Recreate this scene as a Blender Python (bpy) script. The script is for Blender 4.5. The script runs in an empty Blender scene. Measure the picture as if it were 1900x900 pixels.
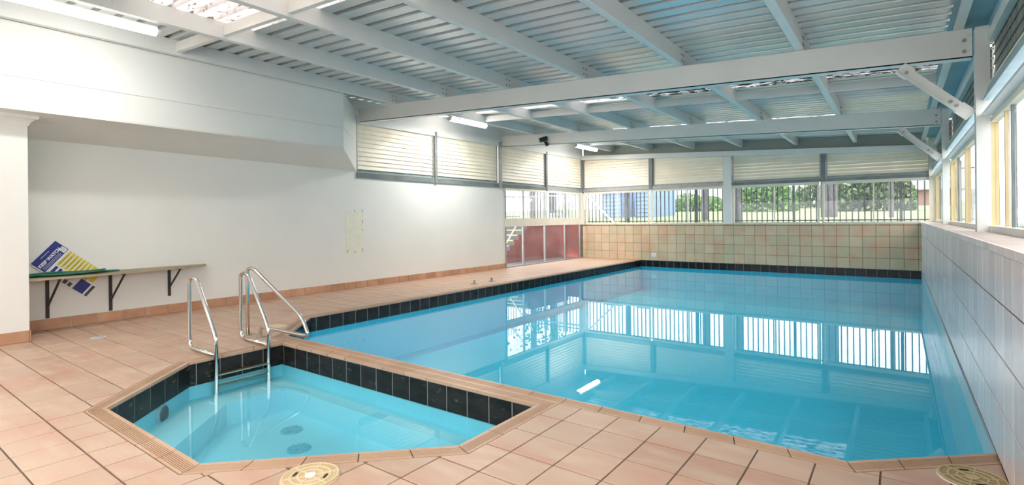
import bpy, bmesh, math, random
from mathutils import Vector, Matrix
random.seed(7)
R = math.radians
scene = bpy.context.scene
COL = scene.collection

# ------------------------------------------------------------------ camera
EYE = 1.4
yaw, roll = R(36.455), R(-0.602)
FW = Vector((-math.sin(yaw), math.cos(yaw), 0))
RT0 = Vector((math.cos(yaw), math.sin(yaw), 0))
UP0 = RT0.cross(FW)
RT = RT0 * math.cos(roll) + UP0 * math.sin(roll)
UP = RT.cross(FW)
cam_data = bpy.data.cameras.new('camera')
cam = bpy.data.objects.new('camera', cam_data)
COL.objects.link(cam)
scene.camera = cam
M = Matrix.Identity(4)
for i in range(3):
    M[i][0], M[i][1], M[i][2] = RT[i], UP[i], -FW[i]
M[0][3], M[1][3], M[2][3] = 0, 0, EYE
cam.matrix_world = M
cam_data.sensor_fit = 'HORIZONTAL'
cam_data.sensor_width = 36
cam_data.lens = 972.5 / 1900 * 36
cam_data.shift_x = 0
cam_data.shift_y = -(450 - 407.18) / 1900
cam_data.clip_start = 0.05
cam_data.clip_end = 400

# ------------------------------------------------------------------ world and exposure
world = bpy.data.worlds.new('overcast_sky')
scene.world = world
world.use_nodes = True
wn = world.node_tree.nodes
wl = world.node_tree.links
wn.clear()
w_out = wn.new('ShaderNodeOutputWorld')
w_bg = wn.new('ShaderNodeBackground')
w_tc = wn.new('ShaderNodeTexCoord')
w_sep = wn.new('ShaderNodeSeparateXYZ')
w_ramp = wn.new('ShaderNodeValToRGB')
w_ramp.color_ramp.elements[0].position = 0.0
w_ramp.color_ramp.elements[0].color = (1.0, 0.985, 0.965, 1)
w_ramp.color_ramp.elements[1].position = 0.6
w_ramp.color_ramp.elements[1].color = (0.94, 0.97, 1.0, 1)
w_bg.inputs['Strength'].default_value = 3.2
wl.new(w_tc.outputs['Generated'], w_sep.inputs[0])
wl.new(w_sep.outputs['Z'], w_ramp.inputs[0])
wl.new(w_ramp.outputs[0], w_bg.inputs['Color'])
wl.new(w_bg.outputs[0], w_out.inputs[0])

scene.view_settings.view_transform = 'Standard'
scene.view_settings.look = 'None'
scene.view_settings.gamma = 1
scene.view_settings.use_curve_mapping = False
scene.view_settings.exposure = 0.70
TUBE_POWER = 22.0      # strength of the fluorescent tubes
scene.cycles.max_bounces = 10
scene.cycles.diffuse_bounces = 6
scene.cycles.transparent_max_bounces = 16
scene.cycles.sample_clamp_indirect = 6
scene.cycles.caustics_reflective = False
scene.cycles.caustics_refractive = False

# ------------------------------------------------------------------ materials
def mat(name, col, rough=0.5, metal=0.0, col2=None, scale=3.0, detail=4.0, lo=0.35, hi=0.65, vary=0.0,
        bump=0.0, bscale=60.0, stretch=None, spec=0.5, col3=None, scale3=20.0, lo3=0.6, hi3=0.75, rvar=0.0):
    m = bpy.data.materials.new(name)
    m.use_nodes = True
    nt = m.node_tree
    N, L = nt.nodes, nt.links
    b = N['Principled BSDF']
    b.inputs['Roughness'].default_value = rough
    b.inputs['Metallic'].default_value = metal
    b.inputs['Specular IOR Level'].default_value = spec
    b.inputs['Base Color'].default_value = (*col, 1)
    geo = N.new('ShaderNodeNewGeometry')
    mp = N.new('ShaderNodeMapping')
    L.new(geo.outputs['Position'], mp.inputs['Vector'])
    if stretch:
        mp.inputs['Scale'].default_value = stretch
    out = None
    if col2:
        n = N.new('ShaderNodeTexNoise')
        n.inputs['Scale'].default_value = scale
        n.inputs['Detail'].default_value = detail
        L.new(mp.outputs[0], n.inputs['Vector'])
        mr = N.new('ShaderNodeMapRange')
        mr.inputs['From Min'].default_value = lo
        mr.inputs['From Max'].default_value = hi
        L.new(n.outputs['Fac'], mr.inputs['Value'])
        mx = N.new('ShaderNodeMix')
        mx.data_type = 'RGBA'
        mx.inputs['A'].default_value = (*col, 1)
        mx.inputs['B'].default_value = (*col2, 1)
        L.new(mr.outputs[0], mx.inputs['Factor'])
        out = mx.outputs['Result']
    if col3:
        n3 = N.new('ShaderNodeTexNoise')
        n3.inputs['Scale'].default_value = scale3
        n3.inputs['Detail'].default_value = 6
        L.new(mp.outputs[0], n3.inputs['Vector'])
        mr3 = N.new('ShaderNodeMapRange')
        mr3.inputs['From Min'].default_value = lo3
        mr3.inputs['From Max'].default_value = hi3
        L.new(n3.outputs['Fac'], mr3.inputs['Value'])
        mx3 = N.new('ShaderNodeMix')
        mx3.data_type = 'RGBA'
        mx3.inputs['A'].default_value = (*col, 1)
        if out:
            L.new(out, mx3.inputs['A'])
        mx3.inputs['B'].default_value = (*col3, 1)
        L.new(mr3.outputs[0], mx3.inputs['Factor'])
        out = mx3.outputs['Result']
    if vary > 0:
        oi = N.new('ShaderNodeObjectInfo')
        hsv = N.new('ShaderNodeHueSaturation')
        mv = N.new('ShaderNodeMapRange')
        mv.inputs['To Min'].default_value = 1 - vary
        mv.inputs['To Max'].default_value = 1 + vary
        L.new(oi.outputs['Random'], mv.inputs['Value'])
        L.new(mv.outputs[0], hsv.inputs['Value'])
        if out:
            L.new(out, hsv.inputs['Color'])
        else:
            hsv.inputs['Color'].default_value = (*col, 1)
        out = hsv.outputs[0]
    if out:
        L.new(out, b.inputs['Base Color'])
    if bump > 0:
        nb = N.new('ShaderNodeTexNoise')
        nb.inputs['Scale'].default_value = bscale
        nb.inputs['Detail'].default_value = 3
        L.new(mp.outputs[0], nb.inputs['Vector'])
        bp = N.new('ShaderNodeBump')
        bp.inputs['Strength'].default_value = bump
        bp.inputs['Distance'].default_value = 0.01
        L.new(nb.outputs['Fac'], bp.inputs['Height'])
        L.new(bp.outputs[0], b.inputs['Normal'])
    if rvar > 0:
        nr = N.new('ShaderNodeTexNoise')
        nr.inputs['Scale'].default_value = 7
        L.new(mp.outputs[0], nr.inputs['Vector'])
        rr = N.new('ShaderNodeMapRange')
        rr.inputs['To Min'].default_value = max(0.02, rough - rvar)
        rr.inputs['To Max'].default_value = rough + rvar
        L.new(nr.outputs['Fac'], rr.inputs['Value'])
        L.new(rr.outputs[0], b.inputs['Roughness'])
    return m

def emis(name, col, s):
    m = bpy.data.materials.new(name)
    m.use_nodes = True
    N = m.node_tree.nodes
    N.clear()
    o = N.new('ShaderNodeOutputMaterial')
    e = N.new('ShaderNodeEmission')
    e.inputs[0].default_value = (*col, 1)
    e.inputs[1].default_value = s
    m.node_tree.links.new(e.outputs[0], o.inputs[0])
    return m

def clear_mat(name, tint, ior, rough=0.0, bump=0.0, bscale=3.0, haze=None, haze_fac=0.0):
    """thin clear surface: tinted see-through mixed with a mirror by the Fresnel law"""
    m = bpy.data.materials.new(name)
    m.use_nodes = True
    N, L = m.node_tree.nodes, m.node_tree.links
    N.clear()
    o = N.new('ShaderNodeOutputMaterial')
    t = N.new('ShaderNodeBsdfTransparent')
    t.inputs[0].default_value = (*tint, 1)
    g = N.new('ShaderNodeBsdfGlossy')
    g.inputs['Roughness'].default_value = rough
    f = N.new('ShaderNodeFresnel')
    f.inputs[0].default_value = ior
    mx = N.new('ShaderNodeMixShader')
    src = t.outputs[0]
    if haze:
        d = N.new('ShaderNodeBsdfDiffuse')
        d.inputs[0].default_value = (*haze, 1)
        hm = N.new('ShaderNodeMixShader')
        n = N.new('ShaderNodeTexNoise')
        n.inputs['Scale'].default_value = 2.5
        n.inputs['Detail'].default_value = 6
        gg = N.new('ShaderNodeNewGeometry')
        L.new(gg.outputs['Position'], n.inputs['Vector'])
        mr = N.new('ShaderNodeMapRange')
        mr.inputs['From Min'].default_value = 0.35
        mr.inputs['From Max'].default_value = 0.75
        mr.inputs['To Min'].default_value = haze_fac * 0.3
        mr.inputs['To Max'].default_value = haze_fac
        L.new(n.outputs['Fac'], mr.inputs['Value'])
        L.new(mr.outputs[0], hm.inputs[0])
        L.new(t.outputs[0], hm.inputs[1])
        L.new(d.outputs[0], hm.inputs[2])
        src = hm.outputs[0]
    gb = N.new('ShaderNodeNewGeometry')
    inv = N.new('ShaderNodeMath'); inv.operation = 'SUBTRACT'; inv.inputs[0].default_value = 1.0
    L.new(gb.outputs['Backfacing'], inv.inputs[1])
    mul = N.new('ShaderNodeMath'); mul.operation = 'MULTIPLY'
    L.new(f.outputs[0], mul.inputs[0]); L.new(inv.outputs[0], mul.inputs[1])
    L.new(mul.outputs[0], mx.inputs[0])
    L.new(src, mx.inputs[1])
    L.new(g.outputs[0], mx.inputs[2])
    if bump > 0:
        nb = N.new('ShaderNodeTexNoise')
        nb.inputs['Scale'].default_value = bscale
        nb.inputs['Detail'].default_value = 2
        g2 = N.new('ShaderNodeNewGeometry')
        L.new(g2.outputs['Position'], nb.inputs['Vector'])
        bp = N.new('ShaderNodeBump')
        bp.inputs['Strength'].default_value = bump
        bp.inputs['Distance'].default_value = 0.01
        L.new(nb.outputs['Fac'], bp.inputs['Height'])
        L.new(bp.outputs[0], g.inputs['Normal'])
    L.new(mx.outputs[0], o.inputs[0])
    return m

WALLWHITE = mat('white_wall_paint', (0.80, 0.79, 0.74), 0.6, col2=(0.77, 0.765, 0.72), scale=1.2, bump=0.05, bscale=120)
PATCH = mat('cream_patch_paint', (0.80, 0.79, 0.66), 0.6, col2=(0.76, 0.75, 0.62), scale=8)
STEEL = mat('white_painted_steel', (0.77, 0.76, 0.72), 0.42, col2=(0.73, 0.72, 0.68), scale=2.0, col3=(0.5, 0.46, 0.4), scale3=9, lo3=0.7, hi3=0.82)
TRIMW = mat('white_trim_paint', (0.80, 0.80, 0.76), 0.4, col2=(0.74, 0.73, 0.68), scale=5)
CREAMF = mat('cream_window_frame', (0.80, 0.74, 0.62), 0.45, col2=(0.74, 0.67, 0.54), scale=4)
TANF = mat('tan_window_frame', (0.62, 0.47, 0.25), 0.45, col2=(0.55, 0.42, 0.23), scale=6)
CREAMB = mat('cream_louvre_paint', (0.90, 0.83, 0.70), 0.45, col2=(0.84, 0.76, 0.62), scale=3, col3=(0.4, 0.36, 0.3), scale3=25, lo3=0.7, hi3=0.78, vary=0.04)
DARKB = mat('grimy_grey_louvre', (0.30, 0.29, 0.25), 0.55, col2=(0.12, 0.12, 0.11), scale=3, stretch=(1, 6, 0.7), col3=(0.42, 0.4, 0.33), scale3=8, lo3=0.55, hi3=0.75, bump=0.4, bscale=20)
GREENB = mat('grey_green_strip', (0.30, 0.38, 0.37), 0.25, col2=(0.24, 0.31, 0.31), scale=4)  # grey-green of the narrow strip below the lowest louvre blade
DARKR = mat('dark_grey_steel', (0.13, 0.16, 0.17), 0.4, col2=(0.20, 0.22, 0.21), scale=4)
GALV = mat('galvanised_steel', (0.42, 0.42, 0.41), 0.4, 0.4, col2=(0.34, 0.34, 0.33), scale=8)
SILLT = mat('grey_teal_sill_paint', (0.40, 0.52, 0.55), 0.4, col2=(0.33, 0.45, 0.49), scale=4)
TEAL = mat('teal_gutter_paint', (0.18, 0.42, 0.48), 0.4, col2=(0.13, 0.33, 0.40), scale=2)
BLUEW = mat('pale_blue_painted_steel', (0.68, 0.74, 0.77), 0.35, col2=(0.62, 0.69, 0.72), scale=3)
FASCIA = mat('green_grey_fascia', (0.33, 0.38, 0.34), 0.5, col2=(0.38, 0.42, 0.38), scale=2)
SHEET = mat('galvanised_roof_sheet', (0.74, 0.75, 0.74), 0.28, 0.5, col2=(0.66, 0.68, 0.68), scale=2.0, stretch=(1, 0.4, 1), col3=(0.55, 0.55, 0.52), scale3=30, lo3=0.66, hi3=0.8, bump=0.12, bscale=30)
GROUT = mat('brown_grout', (0.17, 0.115, 0.075), 0.8, col2=(0.10, 0.075, 0.055), scale=5)
DGROUT = mat('dark_wall_grout', (0.05, 0.045, 0.045), 0.8)
TERRA = mat('terracotta_floor_tile', (0.56, 0.385, 0.275), 0.42, spec=0.85, col2=(0.53, 0.30, 0.21), scale=1.7, stretch=(0.8, 2.6, 1), lo=0.42, hi=0.66, vary=0.07, bump=0.10, bscale=45, rvar=0.08,
            col3=(0.60, 0.44, 0.31), scale3=3.5, lo3=0.5, hi3=0.72)
COPE = mat('terracotta_coping_tile', (0.58, 0.38, 0.255), 0.4, col2=(0.53, 0.33, 0.21), scale=3, vary=0.05, bump=0.08)
SKIRT = mat('terracotta_skirting_tile', (0.58, 0.33, 0.20), 0.4, col2=(0.49, 0.255, 0.145), scale=5, vary=0.12)
FARTILE = mat('mottled_ochre_wall_tile', (0.60, 0.46, 0.30), 0.3, col2=(0.62, 0.37, 0.23), scale=3.2, lo=0.45, hi=0.66, vary=0.07, bump=0.12, bscale=7, col3=(0.50, 0.43, 0.27), scale3=2.3, lo3=0.52, hi3=0.7)
RTILE = mat('pinkish_grey_wall_tile', (0.84, 0.765, 0.77), 0.2, spec=0.8, col2=(0.76, 0.69, 0.69), scale=4, stretch=(1, 4, 0.4), vary=0.09, bump=0.35, bscale=55)
RCAP = mat('pinkish_cap_tile', (0.52, 0.41, 0.36), 0.45, col2=(0.42, 0.29, 0.24), scale=3, vary=0.08)
BLACKT = mat('black_glazed_tile', (0.009, 0.009, 0.010), 0.16, spec=0.2, col2=(0.022, 0.021, 0.022), scale=9, vary=0.3, bump=0.1, bscale=20)
BLACKS = mat('black_tile_with_lime_scale', (0.010, 0.010, 0.010), 0.3, spec=0.2, col2=(0.025, 0.022, 0.020), scale=6, col3=(0.20, 0.19, 0.17), scale3=13, lo3=0.62, hi3=0.86, vary=0.3, bump=0.2, stretch=(0.8, 0.8, 2.0))
TUBIN = mat('pale_blue_plunge_shell', (0.28, 0.70, 0.79), 0.5, col2=(0.26, 0.67, 0.77), scale=1.5)
BLGROUT = mat('grey_tile_grout', (0.34, 0.32, 0.29), 0.8)
POOLIN = mat('pale_blue_pool_shell', (0.12, 0.74, 0.92), 0.5, col2=(0.11, 0.71, 0.91), scale=1.5)
CHROME = mat('polished_stainless_steel', (0.72, 0.70, 0.66), 0.13, 1.0)
DULLST = mat('dull_stainless_steel', (0.55, 0.52, 0.42), 0.3, 0.9, col2=(0.42, 0.40, 0.30), scale=12)
LIDM = mat('sand_plastic_lid', (0.62, 0.46, 0.26), 0.45, col2=(0.54, 0.38, 0.2), scale=8)
LIDR = mat('sand_plastic_rib', (0.74, 0.60, 0.40), 0.45)
LIDW = mat('white_plastic', (0.75, 0.76, 0.76), 0.35)
LIDO = mat('olive_plastic_lid', (0.36, 0.27, 0.12), 0.45, col2=(0.28, 0.21, 0.09), scale=8)
LIDOR = mat('olive_plastic_rib', (0.55, 0.45, 0.26), 0.45)
BLACKM = mat('black_plastic', (0.015, 0.015, 0.015), 0.5)
IRON = mat('dark_bracket_iron', (0.035, 0.03, 0.027), 0.5, 0.3)
WOOD = mat('weathered_shelf_board', (0.42, 0.35, 0.23), 0.65, col2=(0.30, 0.25, 0.17), scale=3, stretch=(8, 1, 8))
HOSE = mat('green_hose_rubber', (0.012, 0.12, 0.075), 0.35)
POSTW = mat('poster_white', (0.75, 0.76, 0.76), 0.4)
POSTB = mat('poster_navy', (0.012, 0.022, 0.20), 0.4)
POSTY = mat('poster_yellow', (0.66, 0.52, 0.035), 0.4)
POSTC = mat('poster_cream', (0.78, 0.76, 0.52), 0.4)
POSTK = mat('poster_ink', (0.05, 0.05, 0.06), 0.5)
TUBE = emis('lit_fluorescent_diffuser', (1.0, 0.99, 0.96), TUBE_POWER)
GLASS = clear_mat('window_glass', (0.97, 0.99, 0.99), 1.45)
DIRTY = clear_mat('dusty_window_glass', (0.95, 0.97, 0.98), 1.45, haze=(0.75, 0.77, 0.82), haze_fac=0.12)
WATER = clear_mat('pool_water', (0.52, 0.93, 1.0), 1.42, 0.0, 0.012, 2.0)
TUBWATER = clear_mat('plunge_pool_water', (0.80, 0.97, 1.0), 1.33, 0.0, 0.012, 3.0)
REDW = mat('red_painted_render', (0.32, 0.055, 0.045), 0.6, col2=(0.27, 0.05, 0.048), scale=2)
CONC = mat('grey_concrete', (0.16, 0.16, 0.17), 0.8, col2=(0.10, 0.10, 0.12), scale=9)
YEL = mat('yellow_nosing_paint', (0.75, 0.6, 0.2), 0.5)
FENCEM = mat('black_fence_steel', (0.02, 0.025, 0.03), 0.5)
RAILG = mat('grey_rail_steel', (0.35, 0.33, 0.35), 0.5)
GRASS = mat('lawn_grass', (0.26, 0.32, 0.12), 0.9, col2=(0.20, 0.27, 0.09), scale=4, col3=(0.32, 0.35, 0.16), scale3=0.8, lo3=0.5, hi3=0.7)
BARK = mat('grey_tree_bark', (0.07, 0.055, 0.065), 0.9, col2=(0.16, 0.14, 0.16), scale=9, stretch=(3, 3, 0.6))
LEAF = mat('mid_green_leaves', (0.11, 0.22, 0.06), 0.7, col2=(0.22, 0.34, 0.12), scale=2)
LEAFD = mat('dull_green_leaves', (0.08, 0.13, 0.055), 0.7, col2=(0.18, 0.23, 0.11), scale=2)
BRICK = mat('pink_brick', (0.34, 0.20, 0.18), 0.8, col2=(0.34, 0.17, 0.15), scale=6)
ROOFG = mat('grey_roof_sheeting', (0.42, 0.44, 0.50), 0.6)
BLUEB = mat('blue_weatherboard', (0.20, 0.29, 0.50), 0.6, vary=0.08)
WHITEM = mat('white_render', (0.78, 0.78, 0.80), 0.7)
PALEG = mat('pale_concrete_ground', (0.55, 0.55, 0.54), 0.8, col2=(0.48, 0.48, 0.47), scale=2)
RUST = mat('rusty_steel', (0.16, 0.11, 0.08), 0.8)

def translucent_sheet_mat(name, col, dirt, amount):
    m = bpy.data.materials.new(name)
    m.use_nodes = True
    N, L = m.node_tree.nodes, m.node_tree.links
    N.clear()
    o = N.new('ShaderNodeOutputMaterial')
    geo = N.new('ShaderNodeNewGeometry')
    mp = N.new('ShaderNodeMapping')
    mp.inputs['Scale'].default_value = (1.0, 3.2, 1)
    L.new(geo.outputs['Position'], mp.inputs[0])
    n = N.new('ShaderNodeTexNoise')
    n.inputs['Scale'].default_value = 6
    n.inputs['Detail'].default_value = 10
    n.inputs['Roughness'].default_value = 0.75
    L.new(mp.outputs[0], n.inputs['Vector'])
    mr = N.new('ShaderNodeMapRange')
    mr.inputs['From Min'].default_value = amount - 0.04
    mr.inputs['From Max'].default_value = amount + 0.04
    L.new(n.outputs['Fac'], mr.inputs['Value'])
    t = N.new('ShaderNodeBsdfTranslucent')
    t.inputs[0].default_value = (*col, 1)
    d = N.new('ShaderNodeBsdfDiffuse')
    d.inputs[0].default_value = (*dirt, 1)
    mx = N.new('ShaderNodeMixShader')
    L.new(mr.outputs[0], mx.inputs[0])
    L.new(t.outputs[0], mx.inputs[1])
    L.new(d.outputs[0], mx.inputs[2])
    L.new(mx.outputs[0], o.inputs[0])
    return m
FLAKY = translucent_sheet_mat('translucent_sheet_flaking', (0.40, 0.35, 0.325), (0.42, 0.30, 0.27), 0.56)
FLAKYD = translucent_sheet_mat('translucent_sheet_grimy', (0.55, 0.52, 0.50), (0.10, 0.09, 0.085), 0.50)

FLAKYK = translucent_sheet_mat('translucent_sheet_blackened', (0.30, 0.29, 0.29), (0.06, 0.055, 0.05), 0.47)

# ------------------------------------------------------------------ object helpers
def tag(o, label=None, cat=None, group=None, kind=None):
    if label: o['label'] = label
    if cat: o['category'] = cat
    if group: o['group'] = group
    if kind: o['kind'] = kind
    return o

def link_mesh(name, me, parent=None, loc=(0, 0, 0)):
    o = bpy.data.objects.new(name, me)
    COL.objects.link(o)
    if parent is not None:
        o.parent = parent
        o.matrix_parent_inverse = Matrix.Identity(4)
        pl = Vector(parent.location)
        if parent.parent is not None:
            pl = pl + Vector(parent.parent.location)
        o.location = Vector(loc) - pl
    else:
        o.location = loc
    return o

def empty(name, loc=(0, 0, 0), label=None, cat=None, group=None, kind=None):
    o = bpy.data.objects.new(name, None)
    COL.objects.link(o)
    o.location = loc
    o.empty_display_size = 0.1
    return tag(o, label, cat, group, kind)

class MB:
    def __init__(s):
        s.v, s.f, s.m = [], [], []
    def add(s, vs, fs, mi=0):
        b = len(s.v)
        s.v += [tuple(v) for v in vs]
        s.f += [tuple(b + i for i in f) for f in fs]
        s.m += [mi] * len(fs)
        return s
    def box(s, x0, x1, y0, y1, z0, z1, mi=0):
        vs = [(x, y, z) for z in (z0, z1) for y in (y0, y1) for x in (x0, x1)]
        fs = [(0, 2, 3, 1), (4, 5, 7, 6), (0, 1, 5, 4), (2, 6, 7, 3), (0, 4, 6, 2), (1, 3, 7, 5)]
        return s.add(vs, fs, mi)
    def hexa(s, b, t, mi=0):
        """bottom quad b and top quad t, both counter-clockwise"""
        n = len(b)
        vs = list(b) + list(t)
        fs = [tuple(reversed(range(n))), tuple(range(n, 2 * n))]
        fs += [(i, (i + 1) % n, n + (i + 1) % n, n + i) for i in range(n)]
        return s.add(vs, fs, mi)
    def prism(s, poly, z0, z1, mi=0):
        return s.hexa([(x, y, z0) for x, y in poly], [(x, y, z1) for x, y in poly], mi)
    def bar(s, a, b, w, h, up=(0, 0, 1), mi=0):
        a, b = Vector(a), Vector(b)
        d = (b - a).normalized()
        u = Vector(up)
        sd = d.cross(u).normalized()
        u = sd.cross(d).normalized()
        def q(p):
            return [p - sd * w / 2 - u * h / 2, p + sd * w / 2 - u * h / 2, p + sd * w / 2 + u * h / 2, p - sd * w / 2 + u * h / 2]
        return s.hexa(q(a), q(b), mi)
    def tube(s, pts, r, n=10, mi=0, caps=True):
        pts = [Vector(p) for p in pts]
        rings = []
        prev = None
        for i, p in enumerate(pts):
            t = (pts[min(i + 1, len(pts) - 1)] - pts[max(i - 1, 0)]).normalized()
            if prev is None:
                ref = Vector((0, 0, 1)) if abs(t.z) < 0.9 else Vector((1, 0, 0))
                u = t.cross(ref).normalized()
            else:
                u = (prev - t * prev.dot(t)).normalized()
            prev = u
            w = t.cross(u)
            rings.append([p + (u * math.cos(2 * math.pi * k / n) + w * math.sin(2 * math.pi * k / n)) * r for k in range(n)])
        vs = [v for rg in rings for v in rg]
        fs = []
        for i in range(len(rings) - 1):
            for k in range(n):
                k2 = (k + 1) % n
                fs.append((i * n + k, (i + 1) * n + k, (i + 1) * n + k2, i * n + k2))
        if caps:
            fs.append(tuple(range(n)))
            fs.append(tuple(reversed(range((len(rings) - 1) * n, len(rings) * n))))
        return s.add(vs, fs, mi)
    def cyl(s, c, r, z0, z1, n=24, mi=0, r2=None):
        r2 = r if r2 is None else r2
        b = [(c[0] + r * math.cos(2 * math.pi * k / n), c[1] + r * math.sin(2 * math.pi * k / n), z0) for k in range(n)]
        t = [(c[0] + r2 * math.cos(2 * math.pi * k / n), c[1] + r2 * math.sin(2 * math.pi * k / n), z1) for k in range(n)]
        return s.hexa(b, t, mi)
    def mesh(s, name, mats, smooth=False):
        me = bpy.data.meshes.new(name)
        me.from_pydata(s.v, [], s.f)
        if not isinstance(mats, (list, tuple)):
            mats = [mats]
        for m in mats:
            me.materials.append(m)
        for p, mi in zip(me.polygons, s.m):
            p.material_index = mi
            p.use_smooth = smooth
        me.validate()
        me.update()
        return me
    def build(s, name, mats, parent=None, smooth=False):
        return link_mesh(name, s.mesh(name, mats, smooth), parent)

def struct(name, mb, mats):
    return tag(mb.build(name, mats), kind='structure')

def smooth_path(pts, rad, n=6):
    """polyline with rounded corners"""
    pts = [Vector(p) for p in pts]
    out = [pts[0]]
    for i in range(1, len(pts) - 1):
        a, b, c = pts[i - 1], pts[i], pts[i + 1]
        r = min(rad, (a - b).length * 0.48, (c - b).length * 0.48)
        p0 = b + (a - b).normalized() * r
        p1 = b + (c - b).normalized() * r
        for k in range(n + 1):
            t = k / n
            out.append(p0 * (1 - t) ** 2 + b * 2 * t * (1 - t) + p1 * t * t)
    out.append(pts[-1])
    return out

# convex polygon helpers -------------------------------------------------
def clip(poly, p, q, keep_left=True):
    """clip polygon by the line p->q"""
    out = []
    def sd(a):
        v = (q[0] - p[0]) * (a[1] - p[1]) - (q[1] - p[1]) * (a[0] - p[0])
        return v if keep_left else -v
    n = len(poly)
    for i in range(n):
        a, b = poly[i], poly[(i + 1) % n]
        da, db = sd(a), sd(b)
        if da >= 0: out.append(a)
        if (da > 0 and db < 0) or (da < 0 and db > 0):
            t = da / (da - db)
            out.append((a[0] + (b[0] - a[0]) * t, a[1] + (b[1] - a[1]) * t))
    return out
def area(poly):
    return 0.5 * sum(poly[i][0] * poly[(i + 1) % len(poly)][1] - poly[(i + 1) % len(poly)][0] * poly[i][1] for i in range(len(poly)))
def subtract(polys, hole):
    """convex polygons minus a convex counter-clockwise hole"""
    res = []
    n = len(hole)
    for poly in polys:
        inner = poly
        for i in range(n):
            if len(inner) < 3: break
            p, q = hole[i], hole[(i + 1) % n]
            o = clip(inner, p, q, False)
            if len(o) >= 3 and abs(area(o)) > 1e-5: res.append(o)
            inner = clip(inner, p, q, True)
    return res
def offset(poly, ds):
    """offset a CCW convex polygon outwards, edge i (i -> i+1) by ds[i]"""
    n = len(poly)
    lines = []
    for i in range(n):
        a, b = Vector(poly[i]), Vector(poly[(i + 1) % n])
        d = (b - a).normalized()
        nrm = Vector((d.y, -d.x))
        lines.append((a + nrm * ds[i], d))
    out = []
    for i in range(n):
        (p, d), (q, e) = lines[i - 1], lines[i]
        den = d.x * e.y - d.y * e.x
        t = ((q.x - p.x) * e.y - (q.y - p.y) * e.x) / den
        out.append((p.x + d.x * t, p.y + d.y * t))
    return out

# ------------------------------------------------------------------ main dimensions
XL, XR, YF, YN = -9.134, 0.45, 16.65, -3.0
def ZT(x):                      # underside of the purlins (top of the main beams)
    return 3.27 - 0.0515 * (x - 0.449)
TUB = [(-5.74, 2.29), (-4.855, 1.36), (-3.28, 1.36), (-2.21, 2.41), (-2.21, 3.29), (-5.76, 3.29)]
CW = 0.12
TUB_OUT = offset(TUB, [CW] * 6)
POOL = [(-7.0, 4.44), (-6.09, 3.53), (-0.25, 3.53), (0.45, 4.15), (0.45, YF), (-7.0, YF)]
POOL_OUT = offset(POOL, [CW, CW, CW, 0.0, 0.0, CW])
WZ, TWZ = -0.165, -0.22
TUB_HOLE = offset(TUB, [CW - 0.002] * 4 + [CW + 0.05, CW - 0.002])

def seen(x, y, z=0):
    p = Vector((x, y, z - EYE))
    d = p.dot(FW)
    if d < 0.3: return False
    u = 950 + 972.5 * p.dot(RT) / d
    v = 407.18 - 972.5 * p.dot(UP) / d
    return -420 < u < 2100 and -60 < v < 1250

# ------------------------------------------------------------------ floor
fl = MB()
regions = [[(XL, YN), (XR + .0, YN), (XR + .0, YF), (XL, YF)]]
regions = subtract(regions, TUB_HOLE)
regions = subtract(regions, POOL_OUT)
for p in regions:
    fl.prism(p, -0.12, -0.006)
floor = struct('floor', fl, GROUT)

def tile_mesh(name, w, d, t, m, ch=0.0022):
    """tile lying flat, top face at z=0, chamfered top edge"""
    mb = MB()
    a, b = w / 2, d / 2
    lo = [(-a, -b, -t), (a, -b, -t), (a, b, -t), (-a, b, -t)]
    mi = [(-a, -b, -ch), (a, -b, -ch), (a, b, -ch), (-a, b, -ch)]
    up = [(-a + ch, -b + ch, 0), (a - ch, -b + ch, 0), (a - ch, b - ch, 0), (-a + ch, b - ch, 0)]
    fs = [(8, 9, 10, 11)]
    for i in range(4):
        j = (i + 1) % 4
        fs += [(i, j, 4 + j, 4 + i), (4 + i, 4 + j, 8 + j, 8 + i)]
    mb.add(lo + mi + up, fs)
    return mb.mesh(name, m)

J = 0.010
cells = []
PX = 0.3004
# left deck and left of the plunge pool: rows follow the skirting joints
def grid_cells(x_from, x_to, y_lines, xs):
    out = []
    for j in range(len(y_lines) - 1):
        for i in range(len(xs) - 1):
            out.append((max(xs[i], x_from), min(xs[i + 1], x_to), y_lines[j], y_lines[j + 1]))
    return out
xsA = [-2.196 - PX * k for k in range(24, 11, -1)]
xsA = [x for x in xsA if x > XL + 0.05]
xsA = [XL] + xsA
xsA[-1] = -5.8009
yA = [1.604 + 0.2915 * k for k in range(-9, 52)]
yA = [y for y in yA if y < YF - 0.05] + [YF]
cells += grid_cells(XL, -5.8009, yA, xsA)
cells += grid_cells(-5.8009, -3.0973, [yy for yy in yA if yy < 3.0], [-5.8009 + PX * k for k in range(0, 10)])
cells += grid_cells(-5.8009, -3.0973, [3.0615, 3.36, 3.66], [-5.8009 + PX * k for k in range(0, 10)])
xsB = [-5.8009 + PX * k for k in range(9, 21)] + [XR]
yB = [3.1296 - 0.3004 * k for k in range(14, -1, -1)] + [3.43, 3.73, 4.05]
cells += grid_cells(-3.0973, XR, yB, xsB)
full, cut = [], []
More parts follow.
